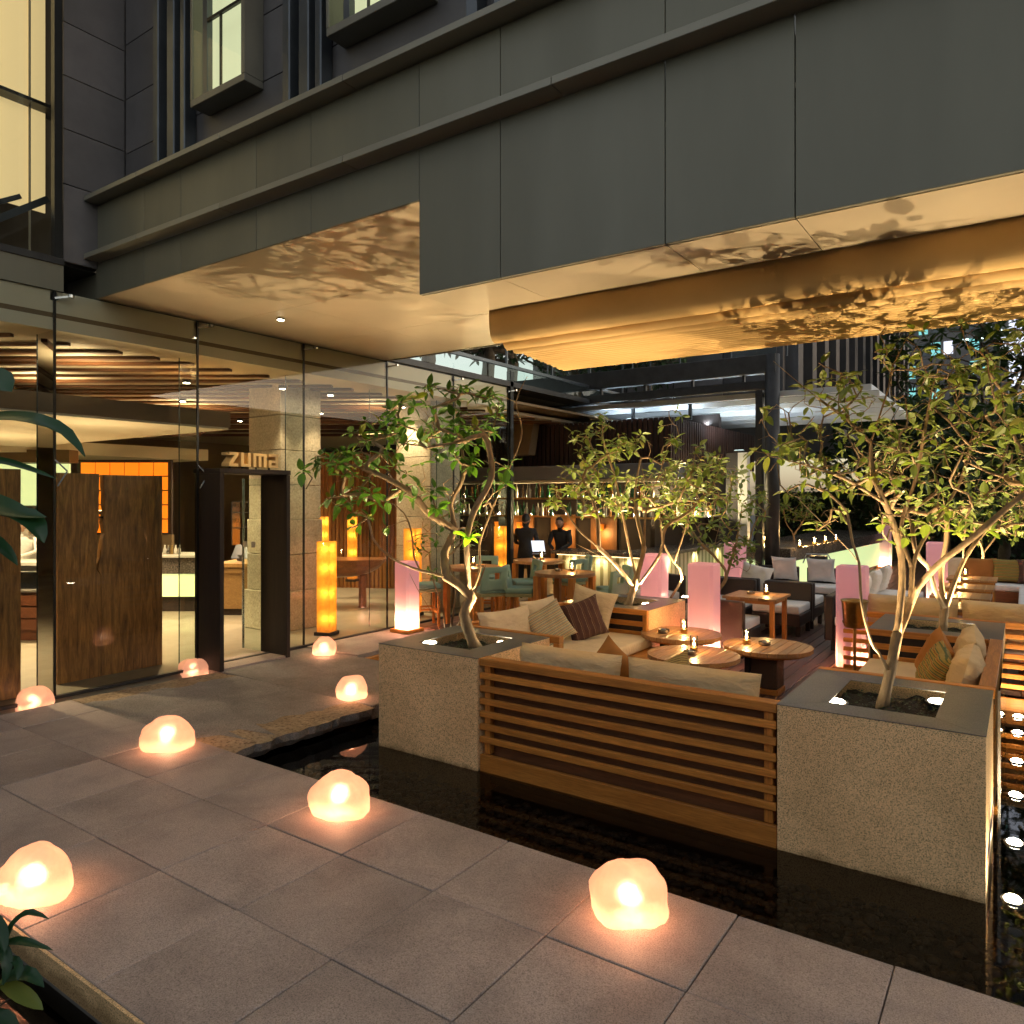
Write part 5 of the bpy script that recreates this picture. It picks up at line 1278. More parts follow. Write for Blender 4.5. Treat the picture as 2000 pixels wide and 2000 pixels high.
for i, (px_, m_) in enumerate(((322, 'counter_white'), (329, 'tin'), (336, 'brass'), (343, 'counter_white'), (350, 'bottle_clear'))):
    c0 = at_depth(px_, 1000, 13.9); o = MB().lathe([(.03, 0), (.035, .04), (.03, .09), (.012, .13), (.012, .17)], 10, (c0.x, c0.y, 1.041)).build('counter_jar', m_, smooth=True)
    tag(o, ('leftmost', 'second', 'third', 'fourth', 'rightmost')[i]+' small jar from the left on the glowing dark stone counter', 'jar', 'jars on the glowing counter')
# orange shoji screen
sj = thing('shoji_screen', 'orange glowing grid screen behind the timber slab', 'screen', tuple(at_depth(270, 950, 14.8).xy)+(0,))
for i in range(6):
    for j in range(5):
        p0, p1 = 158+i*28.5, 158+i*28.5+26.5; z0, z1 = 1.4+j*.285, 1.4+j*.285+.262
        fbox(p0, p1, 14.8, 14.82, z0, z1).build('pane', 'shoji_glow', sj)
fbox(150, 335, 14.83, 14.9, 1.36, 2.86).build('frame', 'portal_wood', sj)
fbox(150, 335, 14.83, 14.95, 0, 1.355).build('panel_below', 'plaster_brown', sj)
# reception desk, screen and glass rack
dsk = thing('reception_desk', 'pale wood reception desk seen through the doorway', 'desk', tuple(at_depth(470, 1150, 13.4).xy)+(0,))
fbox(425, 560, 13.2, 14, .12, .86).build('front', 'desk_wood', dsk)
fbox(420, 565, 13.15, 14.05, .861, .93).build('top', 'desk_wood', dsk)
fbox(428, 557, 13.25, 13.95, 0, .119).build('plinth', 'portal_wood', dsk)
fbox(432, 552, 13.17, 13.195, .76, .84).build('drawer', 'desk_wood', dsk)
q = at_depth(470, 1080, 13.45)
ps = thing('till_screen', 'dark navy till screen standing on the reception desk', 'screen', (q.x, q.y, .93))
b = MB().bar((q.x, q.y, .95), (q.x, q.y, 1.06), .08, .1); b.build('stand', 'steel_dark', ps)
hb = MB(); r3 = cr*.16; t3 = fw*.12
for s_ in (0, 1):
    o_ = t3*.25*s_
    hb.v += [tuple(Vector((q.x, q.y, 1.0))-r3-t3*.4+o_), tuple(Vector((q.x, q.y, 1.0))+r3-t3*.4+o_), tuple(Vector((q.x, q.y, 1.24))+r3*1.1+t3+o_), tuple(Vector((q.x, q.y, 1.24))-r3*.8+t3+o_)]
hb.f = [(0, 1, 2, 3), (7, 6, 5, 4), (0, 4, 5, 1), (1, 5, 6, 2), (2, 6, 7, 3), (3, 7, 4, 0)]
hb.build('display', 'screen_navy', ps)
gr = thing('glass_rack', 'two-tier wire rack with hanging stemware in front of the stone column', 'rack', tuple(at_depth(475, 1010, 12.6).xy)+(1.3,))
for z in (1.58, 1.84, 2.02):
    fbox(452, 500, 12.4, 12.75, z, z+.012).build('shelf', 'metal_clamp', gr)
fbox(452, 454, 12.4, 12.75, 1.3, 2.03).build('upright', 'metal_clamp', gr); fbox(498, 500, 12.4, 12.75, 1.3, 2.03).build('upright', 'metal_clamp', gr)
for r_ in range(2):
    for i in range(8):
        c0 = at_depth(457+i*5.6, 1000, 12.5+.1*(i % 2)); z = (1.593, 1.853)[r_]
        o = MB().lathe([(.026, 0), (.004, .006), (.004, .07), (.024, .095), (.03, .13), (.024, .155)], 9, (c0.x, c0.y, z), True, False).build('wine_glass', 'glass_cup', smooth=True)
        tag(o, 'small stemmed glass on the %s shelf of the wire rack' % ('lower', 'upper')[r_], 'glass', '%s row of stemmed glasses on the wire rack' % ('lower', 'upper')[r_])
# carved log table
lt = thing('log_table', 'long carved reddish log table on a stump behind the glass', 'table', tuple(at_depth(655, 1130, 14).xy)+(0,))
b = MB(); n = 26
ctr = at_depth(652, 1100, 14.2); 
for i in range(n+1):
    u = -1+2*i/n; dep = .34*(1-abs(u)**2.6)**.6+.02; wdt = .42*(1-.35*abs(u)**3)
    c0 = Vector((ctr.x, ctr.y, 0))+cr*(u*.98)
    ring = []
    for j in range(9):
        a_ = math.pi*j/8
        p = c0-fw*(math.cos(a_)*wdt)+Vector((0, 0, .93-math.sin(a_)*dep)); ring.append(tuple(p))
    b.v += ring
for i in range(n):
    for j in range(8): b.f.append((i*9+j, (i+1)*9+j, (i+1)*9+j+1, i*9+j+1))
    b.f.append((i*9+8, (i+1)*9+8, (i+1)*9, i*9))
b.f += [tuple(range(9)), tuple(n*9+8-k_ for k_ in range(9))]
b.build('log_body', 'log_wood', lt, smooth=False)
MB().lathe([(.30, 0), (.26, .2), (.2, .45), (.24, .62)], 16, tuple((Vector((ctr.x, ctr.y, 0))-cr*.5))).build('stump', 'log_wood', lt)
MB().lathe([(.08, 0), (.06, .62)], 10, tuple((Vector((ctr.x, ctr.y, 0))+cr*.55))).build('leg', 'log_wood', lt)
# ceiling downlights
for i, (x, y, z, tx, ty, pw, ang, lab) in enumerate((
        (-9.25, 7.25, 3.75, -9.6, 7.55, 15, 60, 'grazing the stone column by the doorway'), (-9.2, 8.15, 3.75, -9.6, 7.95, 14, 60, 'grazing the right side of the stone column'),
        (-9.6, 5.9, 3.7, -9.6, 5.9, 45, 110, 'above the space inside the doorway'), (-11.5, 7.0, 3.7, -11.5, 7, 80, 115, 'over the reception desk'),
        (-12.0, 5.2, 2.95, -12, 5.2, 110, 120, 'under the dropped box over the kitchen'), (-10.3, 3.5, 2.95, -10.3, 3.5, 60, 120, 'behind the left timber screen'),
        (-11.0, 9.5, 3.7, -11, 9.5, 70, 115, 'over the log table'), (-9.35, 10.0, 3.75, -9.4, 10.5, 36, 70, 'grazing the column behind the tree'),
        (-13.5, 9.5, 3.7, -13.5, 9.5, 120, 115, 'in front of the slatted wall'), (-14.6, 4.6, 2.9, -13.6, 5.2, 90, 120, 'above the kitchen shelves'))):
    t = thing('ceiling_downlight', 'small recessed downlight in the dining room ceiling, %s' % lab, 'downlight', (x, y, z), 0, 'dining room downlights')
    MB().lathe([(.06, .0), (.06, .05)], 14, (x, y, z)).build('can', 'steel_dark', t)
    MB().lathe([(.045, -.004), (.02, -.006)], 14, (x, y, z)).build('lens', 'lamp_lens', t)
    lamp('SPOT', 'bulb', t, (x, y, z-.03), pw*1.6, (1., .74, .42), .05, (tx, ty, 0), ang, .7)
# cove lights washing the ceiling; the two low ones are added fill, unseen
for i, (x, y, pw, lab) in enumerate(((-9.9, 4.6, 26, 'over the near timber screen'), (-10.2, 10.2, 26, 'behind the near left tree'), (-13.0, 8.0, 30, 'near the slatted wall'), (-9.7, 2.6, 24, 'at the left edge'), (-11.8, 5.0, 26, 'over the kitchen box'), (-9.5, 4.5, 16, 'behind the split timber screen, added out of sight as fill'), (-12.6, 4.6, 16, 'over the kitchen counter'))):
    zz = 1.9 if 'behind the split' in lab or 'kitchen counter' in lab else 3.28
    t = thing('cove_light', 'warm strip light washing the ceiling %s' % lab, 'cove light', (x, y, zz), 0, 'dining room cove lights')
    MB().box(x-.5, x+.5, y-.04, y+.04, zz, zz+.04).build('tray', 'ceiling_wood', t)
    MB().box(x-.48, x+.48, y-.025, y+.025, zz+.041, zz+.05).build('strip', 'warm_strip', t)
    lamp('SPOT', 'bulb', t, (x, y, zz+.08), pw, (1., .72, .38), .2, (x, y, 5), 150, .6)
# ================================================================== BAR AND PERGOLA BEHIND
bc = thing('bar_counter', 'bar counter with glowing cream and olive striped tile front', 'bar counter', (-6.5, 12.7, 0))
i = 0; x = -7.55
while x < -5.65:
    m = 'tile_cream' if i % 2 == 0 else 'tile_olive'; w_ = .098 if i % 2 == 0 else .068
    MB().box(x+.003, x+w_-.003, 12.5, 12.53, .05, 1.0).build('front_tile', m, bc); x += w_; i += 1
y = 12.56; i = 0
while y < 18:
    m = 'tile_cream' if i % 2 == 0 else 'tile_olive'; w_ = .12 if i % 2 == 0 else .09
    MB().box(-5.66, -5.63, y+.003, y+w_-.003, .05, 1.0).build('front_tile', m, bc); y += w_; i += 1
MB().box(-7.56, -5.665, 12.532, 13.1, 0, 1.0).build('carcass', 'portal_wood', bc)
MB().box(-6.3, -5.665, 13.11, 18, 0, 1.0).build('carcass', 'portal_wood', bc)
MB().box(-7.65, -5.55, 12.38, 13.15, 1.002, 1.07).build('top', 'counter_stone', bc, bevel=.008)
MB().box(-6.35, -5.55, 13.155, 18.05, 1.002, 1.07).build('top', 'counter_stone', bc, bevel=.008)
MB().box(-7.55, -5.7, 12.46, 12.47, .985, 1.0).build('light_strip', 'warm_strip', bc)
for x in (-7.2, -6.6, -6.0): lamp('SPOT', 'strip_glow', bc, (x, 12.40, .99), 5, (1., .8, .45), .05, (x, 12.62, .2), 140, .8)
for y in (13.4, 14.8, 16.2): lamp('SPOT', 'strip_glow', bc, (-5.54, y, .99), 5, (1., .8, .45), .05, (-5.75, y, .2), 140, .8)
# hanging bottle shelves
bs = thing('bottle_shelf', 'hanging two-tier glass bottle shelf above the bar', 'shelf', (-9, 14.5, 1.6))
for z in (1.66, 2.07):
    MB().box(-12.6, -5.9, 14.30, 14.70, z, z+.02).build('glass_shelf', 'bottle_clear', bs)
    MB().box(-12.6, -5.9, 14.285, 14.298, z-.01, z+.03).build('shelf_rail', 'brass', bs)
MB().box(-6.3, -5.9, 14.75, 18.0, 1.66, 1.68).build('glass_shelf', 'bottle_clear', bs)
MB().box(-6.3, -5.9, 14.75, 18.0, 2.07, 2.09).build('glass_shelf', 'bottle_clear', bs)
for x in (-12.4, -10.4, -8.4, -6.6): MB().box(x, x+.03, 14.72, 14.75, 1.6, 2.75).build('hanger', 'steel_dark', bs)
for x in (-11.8, -10.8, -9.8, -8.9, -8.0, -7.1, -6.3):
    for z in (1.70, 2.11): lamp('POINT', 'shelf_glow', bs, (x, 14.62, z+.02), 7, (1., .78, .4), .03)
for y in (15.2, 16, 16.8):
    for z in (1.70, 2.11): lamp('POINT', 'shelf_glow', bs, (-6.05, y, z+.02), 7, (1., .78, .4), .03)
def bottle_mesh(kind):
    if kind == 0: pr = [(.034, 0), (.037, .01), (.037, .18), (.015, .23), (.013, .30), (.015, .31)]
    elif kind == 1: pr = [(.042, 0), (.044, .01), (.044, .14), (.018, .2), (.014, .27), (.016, .28)]
    else: pr = [(.03, 0), (.031, .2), (.03, .24), (.012, .27), (.012, .33), (.014, .34)]
    return MB().lathe(pr, 10)
protos = []
for kind in range(3):
    for m in ('bottle_green', 'bottle_amber', 'bottle_clear'):
        protos.append(bottle_mesh(kind).mesh('bottle', m, True))
lab_me = MB().lathe([(.0385, .05), (.0385, .12)], 10, (0, 0, 0), False, False).mesh('paper_label', 'bottle_label')
rb2 = random.Random(17)
def put_bottle(x, y, z, lab, grp):
    k_ = rb2.randrange(9); cn = ('green', 'amber', 'clear')[k_ % 3]; lab = cn+' '+lab; grp = cn+' '+grp
    o = bpy.data.objects.new('bottle', protos[k_]); COL.objects.link(o); o.location = (x, y, z); o.scale = (1, 1, rb2.uniform(.88, 1.08)); tag(o, lab, 'bottle', grp)
x = -12.5
while x < -6.0:
    if rb2.random() < .9: put_bottle(x, 14.42+rb2.uniform(-.03, .08), 1.681, 'bottle on the lower glass shelf above the bar', 'bottles on the lower bar shelf')
    x += rb2.uniform(.085, .115)
x = -12.5
while x < -6.0:
    if rb2.random() < .8: put_bottle(x, 14.42+rb2.uniform(-.03, .08), 2.091, 'bottle on the upper glass shelf above the bar', 'bottles on the upper bar shelf')
    x += rb2.uniform(.09, .13)
y = 14.9
while y < 17.8:
    put_bottle(-6.1, y, 1.681, 'bottle on the side shelf turning away behind the middle tree', 'bottles on the side bar shelf'); y += rb2.uniform(.11, .16)
hd = thing('bar_hood', 'grey metal hood hanging over the bottle shelf', 'hood', (-9.2, 14.4, 2.35))
MB().box(-12.8, -5.8, 14.2, 14.9, 2.5, 2.82).build('hood_box', 'hood_steel', hd, bevel=.01)
MB().box(-12.7, -5.9, 14.25, 14.85, 2.44, 2.499).build('hood_underside', 'kitchen_steel', hd)
# bar back wall with warm lit panels
bw = thing('bar_back_wall', 'warm brown back wall of the bar', 'wall', (-10, 18.2, 0))
MB().box(-20, -6.3, 18.2, 18.4, 0, 4.2).build('wall', 'portal_wood', bw)
MB().box(-6.75, -6.65, 15.1, 21, 0, 2.82).build('side_wall', 'portal_wood', bw)
for x in (-12.6, -11.2, -9.9): MB().box(x, x+.8, 18.14, 18.19, .3, 1.62).build('wood_panel', 'wall_slat_wood', bw)
for i, x in enumerate((-13, -12.2, -10.8, -9.5)):
    t = thing('wall_lamp', ('first', 'second', 'third', 'fourth', 'fifth')[i]+' small warm wall lamp from the left on the bar back wall', 'wall lamp', (x, 18.0, 1.2), 0, 'wall lamps behind the bar')
    MB().lathe([(.06, 0), (.09, .18)], 12, (x, 18.0, 1.2)).build('shade', 'amber_shell', t)
    MB().box(x-.02, x+.02, 18.0, 18.14, 1.24, 1.28).build('bracket', 'brass', t)
    lamp('POINT', 'bulb', t, (x, 17.9, 1.1), 5, (1., .55, .18), .05)
# dark clad box above the bar
lv = thing('batten_clad_box', 'dark red-brown box clad in upright battens hanging above the bar', 'cladding', (-8.5, 16, 2.56))
MB().box(-13, -6.27, 15.03, 21, 2.84, 3.8).build('core', 'black_edge', lv)
x = -13.0
while x < -6.3:
    MB().box(x, x+.085, 15.0, 15.03, 2.83, 3.84).build('batten', 'batten_wood', lv); x += .125
y = 15.0
while y < 21:
    MB().box(-6.27, -6.24, y, y+.085, 2.83, 3.84).build('batten', 'batten_wood', lv); y += .14
for i, x in enumerate((-10.05, -9.72)):
    t = thing('speaker_box', '%s of two slanted dark boxes under the pergola beam' % ('left', 'right')[i], 'speaker', (x, 14.6, 3.1))
    b = MB(); b.v = [(x-.15, 14.5, 3.1), (x+.15, 14.5, 3.1), (x+.15, 14.8, 3.1), (x-.15, 14.8, 3.1), (x-.15, 14.75, 3.95), (x+.15, 14.75, 3.95), (x+.15, 15.02, 3.95), (x-.15, 15.02, 3.95)]
    b.f = [(0, 3, 2, 1), (4, 5, 6, 7), (0, 1, 5, 4), (1, 2, 6, 5), (2, 3, 7, 6), (3, 0, 4, 7)]; b.build('cabinet', 'plaster_brown', t, bevel=.01)
    MB().box(x-.02, x+.02, 14.9, 14.94, 3.96, 4.4).build('hanger', 'steel_dark', t)
pg = thing('pergola', 'dark steel pergola with pale glazed roof panels over the bar', 'pergola', (-7.3, 15.4, 0))
MB().box(-10.9, -4.1, 15.2, 15.42, 4.62, 5.0).build('front_beam', 'steel_dark', pg, bevel=.01)
MB().box(-10.9, -4.1, 15.25, 15.40, 4.30, 4.48).build('lower_beam', 'steel_dark', pg, bevel=.01)
for x in (-10.3, -9.2, -8.1, -7.0, -5.9, -4.8): MB().box(x, x+.05, 15.28, 15.36, 4.481, 4.619).build('bracket', 'steel_dark', pg)
MB().lathe([(.145, 0), (.145, 5.0)], 24, (-4.20, 15.32, 0)).build('post', 'steel_dark', pg, smooth=True)
MB().box(-4.52, -4.38, 15.26, 15.40, 0, 4.29).build('post_plate', 'steel_dark', pg)
MB().box(-10.95, -10.75, 15.22, 15.42, 0, 4.29).build('post', 'steel_dark', pg)
for i in range(7):
    y0 = 15.5+i*.95
    MB().quad((-10.8, y0+.05, 4.27-.01*i), (-2.4, y0+.05, 4.27-.01*i), (-2.4, y0+.93, 4.27-.01*i), (-10.8, y0+.93, 4.27-.01*i)).build('roof_panel', 'opal_panel', pg)
    MB().box(-10.8, -2.4, y0-.03, y0+.04, 4.16-.01*i, 4.27-.01*i).build('rafter', 'far_white', pg)
for x in (-9.1, -7.6, -6.2): MB().box(x, x+.07, 15.9, 15.97, 3.85, 4.2).build('drop_rod', 'steel_dark', pg)
pil = thing('pale_pilaster', 'pale stone pilaster standing left of the dark round post', 'pillar', (-5.3, 17.3, 0))
MB().box(-5.50, -5.28, 17.2, 17.4, 0, 3.15).build('shaft', 'far_white', pil); MB().box(-5.78, -5.505, 17.2, 17.4, 0, 3.15).build('side_panel', 'far_wall', pil)
cp = thing('corner_post', 'thin black steel corner post at the end of the glass wall', 'post', (-8.4, 12.05, 0))
MB().box(-8.45, -8.35, 12.02, 12.12, 0, 4.6).build('shaft', 'black_edge', cp); MB().box(-8.48, -8.32, 11.99, 12.15, 0, .03).build('foot', 'steel_dark', cp)
# roof terrace edge with glass balustrade along the left wing
rt_ = thing('roof_balustrade', 'roof edge with glass balustrade and thin rail above the left wing', 'balustrade', (-8.4, 13, 4.3))
MB().box(-8.9, -8.35, 8.67, 26, 4.30, 4.40).build('edge_beam', 'steel_dark', rt_)
MB().quad((-8.36, 8.67, 4.41), (-8.36, 26, 4.41), (-8.36, 26, 4.66), (-8.36, 8.67, 4.66)).build('glass_upstand', 'balustrade_glass', rt_)
MB().box(-8.40, -8.33, 8.67, 26, 4.66, 4.72).build('top_rail', 'steel_mullion', rt_)
MB().box(-14, -8.9, 8.67, 26, 4.31, 4.36).build('roof_deck', 'far_white', rt_)
for y in (10.2, 11.9, 13.6, 15.3, 17, 18.7): MB().box(-8.40, -8.36, y, y+.035, 4.72, 5.9).build('post', 'steel_mullion', rt_)
rail2 = thing('glass_railing', 'thin post railing above the pergola beam', 'railing', (-7, 15.6, 5.0))
for i in range(7): MB().box(-10.9+i*1.15, -10.87+i*1.15, 15.6, 15.63, 5.0, 5.75).build('post', 'steel_mullion', rail2)
MB().quad((-10.9, 15.615, 5.02), (-4.2, 15.615, 5.02), (-4.2, 15.615, 5.7), (-10.9, 15.615, 5.7)).build('pane', 'balustrade_glass', rail2)
# far lime counter with candles
lc = thing('lime_counter', 'long stone-topped counter with a glowing lime green front', 'counter', (-4.2, 18, 0))
pl_ = [on_z(1500, 1092, .95), on_z(1590, 1092, .95), on_z(1745, 1047, .95)]
q0 = Vector((-5.35, 15.95, 0)); q1 = Vector((-3.95, 15.75, 0)); q2 = Vector((-3.35, 26, 0)); q3 = Vector((-5.3, 26, 0))
MB().prism([(q0.x, q0.y), (q1.x, q1.y), (q2.x, q2.y), (q3.x, q3.y)], .78, 1.05).build('stone_top', 'counter_stone', lc, bevel=.01)
i_ = .08
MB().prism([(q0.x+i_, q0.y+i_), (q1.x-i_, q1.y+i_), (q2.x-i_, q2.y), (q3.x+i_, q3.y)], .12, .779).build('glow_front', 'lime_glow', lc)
MB().prism([(q0.x+.2, q0.y+.2), (q1.x-.2, q1.y+.2), (q2.x-.2, q2.y), (q3.x+.2, q3.y)], 0, .119).build('plinth', 'portal_wood', lc)
for i, (px_, py_, nm) in enumerate(((1532, 1050, 'leftmost'), (1562, 1064, 'second'), (1591, 1058, 'third'), (1612, 1054, 'fourth'), (1633, 1051, 'rightmost'))):
    p = on_z(px_, py_+7, 1.05) if i else Vector((-5.0, 17.6, 1.05)); candle('%s candle in the row on the far lime green counter' % nm, p.x, p.y, 1.05, 2.5, 1.25)
wt = thing('wire_stool', 'white wire-framed tray stand beyond the large cream pillow', 'stand', (-3.35, 15.55, 0))
for z in (.98,):
    MB().tube([(-3.62, 15.4, .80), (-3.56, 15.42, z), (-3.18, 15.52, z), (-3.08, 15.52, .80)], .014, 6).build('handle', 'wire', wt)
MB().box(-3.5, -3.2, 15.4, 15.6, .62, .95).build('basket', 'steel_dark', wt)
for x in (-3.48, -3.22): MB().box(x-.015, x+.015, 15.45, 15.48, 0, .62).build('leg', 'wire', wt)
# ================================================================== FAR BACKDROP
fbld = thing('fin_clad_building', 'grey office block with upright stone fins behind the right trees', 'building', (-6, 30, 0))
MB().box(-14, -5.6, 21.5, 46, 4.6, 18).build('body', 'far_wall', fbld)
MB().box(-14, -5.4, 22.6, 46, 4.35, 4.59).build('soffit_edge', 'steel_dark', fbld)
y = 21.8; i = 0
while y < 46:
    MB().box(-5.6, -5.25, y, y+.55, 4.6, 18).build('fin', 'far_wall', fbld)
    MB().box(-5.6, -5.57, y+.6, y+1.5, 4.7, 18).build('window', 'black_edge', fbld)
    y += 1.7; i += 1
x = -13.5; i = 0
while x < -6:
    MB().box(x, x+1.5, 21.44, 21.49, 4.7, 18).build('stone_panel', ('far_wall', 'far_wall', 'dark_stone', 'dark_stone')[i % 4], fbld); x += 1.56; i += 1
tb = thing('tower_block', 'distant tower with scattered cyan-lit windows showing through the foliage', 'building', (6, 75, 0))
MB().box(-9, 14, 74, 82, 0, 40).build('body', 'dark_stone', tb)
rw2 = random.Random(23)
for j in range(11):
    for i in range(15):
        x = -8.6+i*.95; z = 5+j*1.9
        if rw2.random() < .55: MB().box(x, x+.7, 73.93, 73.98, z, z+1.1).build('window', rw2.choice(('cyan_window', 'cyan_window', 'steel_mullion', 'steel_mullion', 'white_window')), tb)
for x, z in ((-4.6, 15.4), (-3.5, 15.5), (-1.6, 15.9), (-.8, 16.0)): MB().box(x, x+.7, 73.85, 73.9, z, z+.22).build('ceiling_tube', 'tube_glow', tb)
tw2 = thing('white_lit_building', 'bright white-lit facade at the far right edge', 'building', (2, 60, 0))
MB().box(-.9, 4, 60, 66, 0, 30).build('body', 'far_white', tw2)
for j in range(12): MB().box(-.85, 3, 59.93, 59.98, 9.6+j*.95, 10.35+j*.95).build('window_band', 'white_window', tw2)
# dark trees behind
def far_tree(label, x, y, h, r, seed, leafm='leaf_dark', z0=0., n=170, leaf=.5):
    rg = random.Random(seed); zc = z0+h*.62
    lim = [[(x, y, z0), (x+.1, y, z0+h*.3), (x-.1, y, z0+h*.5)], [(x, y, z0+h*.3), (x+r*.4, y, z0+h*.55)], [(x, y, z0+h*.3), (x-r*.4, y-.2, z0+h*.55)]]
    tree('background_tree', label, (x, y, z0), lim, [((x, y, zc), (r, r, h*.40), n), ((x+r*.3, y-.5, zc+h*.12), (r*.6, r*.6, h*.25), n//2)], leaf=leaf, seed=seed, leafm=leafm, barkm='bark_dark', rtip=.012, rtrunk=.14, per=(4, 7), bare=.02, group='dark trees behind the terrace', mid=.9)
far_tree('dark bushy tree on the roof above the left wing', -10.8, 15.5, 4.6, 1.7, 61, z0=4.4, leaf=.3, n=200)
far_tree('dark low tree on the roof just beyond the soffit edge', -10.2, 11.6, 3.2, 1.5, 71, z0=4.4, leaf=.26, n=240)
far_tree('dark tree on the roof above the corner post', -10.0, 13.4, 3.4, 1.5, 72, z0=4.4, leaf=.26, n=240)
far_tree('dark tree on the roof behind the pergola beam', -11.2, 19.5, 4.6, 1.9, 62, z0=4.4, leaf=.3, n=220)
far_tree('dark tree behind the pergola left of the grey panels', -9.2, 20.2, 4.0, 1.5, 63, z0=4.4, leaf=.3, n=200)
far_tree('tall dark tree at the far right under the awning edge', -1.2, 34, 13.5, 3.6, 64, n=260, leaf=.55)
far_tree('dark tree filling the background right of the round post', -3.6, 27.5, 5.4, 2.2, 65, n=260, leaf=.42)
far_tree('dark tree behind the row of chairs', -2.0, 25.5, 5.0, 2.0, 66, n=260, leaf=.4)
far_tree('dark tree behind the far corner bench', -.5, 23.5, 4.6, 2.0, 67, n=260, leaf=.36)
hg = thing('hedge', 'dark clipped hedge closing the far end of the terrace', 'hedge', (-3, 28.5, 0))
MB().box(-8, 3, 28.6, 29.4, 0, 2.3).build('core', 'leaf_core' if 'leaf_core' in MATS else 'black_edge', hg)
lm = MB(); at = []; rg = random.Random(70)
for i in range(1500): whorl(lm, at, rg, Vector((rg.uniform(-8, 3), 28.55+rg.uniform(-.2, .1), rg.uniform(0, 2.4))), Vector((rg.uniform(-.6, .6), -1, rg.uniform(-.2, .8))), 4, .26)
lm.attr = at; lm.build('foliage', 'leaf_dark', hg)

# cool fill lights added on the clad box and pilaster to brighten the pergola roof
for i, (x, y) in enumerate(((-9.6, 15.6), (-8.0, 15.7), (-6.6, 16.0), (-6.6, 18.2), (-8.4, 17.6), (-5.5, 17.3))):
    t = thing('roof_fill_light', '%s cool white floodlight added to brighten the pergola roof from below' % ('leftmost', 'second', 'corner', 'farthest', 'middle', 'pilaster-top')[i], 'floodlight', (x, y, 3.85 if i < 5 else 3.16), 0, 'added floodlights under the pergola roof')
    h_ = 3.845 if i < 5 else 3.155
    MB().box(x-.12, x+.12, y-.06, y+.06, h_, h_+.055).build('case', 'steel_dark', t)
    MB().box(x-.10, x+.10, y-.045, y+.045, h_+.056, h_+.061).build('lens', 'tube_glow', t)
    lamp('SPOT', 'bulb', t, (x, y, h_+.085), 22 if i < 5 else 60, (.70, .86, 1.), .06, (x, y+.3, 5), 165, .6)
# buildings closing the court beyond the picture (they show in the glass)
for nm, lab, x0, x1, y0, y1, h, ax in (('court_building', 'dark office block across the court to the right of the picture', 13, 16, -14, 40, 6.3, 'x'), ('court_building', 'dark office block behind the photographer', -30, 13, -15, -13, 5.6, 'y'), ('court_building', 'dark wing closing the court on the far left', -34, -30, -14, 0, 7, 'z')):
    t = thing(nm, lab, 'building', ((x0+x1)/2, (y0+y1)/2, -.75), 0, 'blocks closing the court')
    MB().box(x0, x1, y0, y1, -.75, h).build('body', 'dark_stone', t)
    for j in range(2):
        z = 1.2+j*2.6
        if ax == 'x':
            for i in range(18): MB().box(x0-.03, x0-.005, y0+1+i*3, y0+2.9+i*3, z, z+1.5).build('window', 'steel_mullion', t)
        elif ax == 'y':
            for i in range(14): MB().box(x0+1+i*3, x0+2.9+i*3, y1+.005, y1+.03, z, z+1.5).build('window', 'steel_mullion', t)
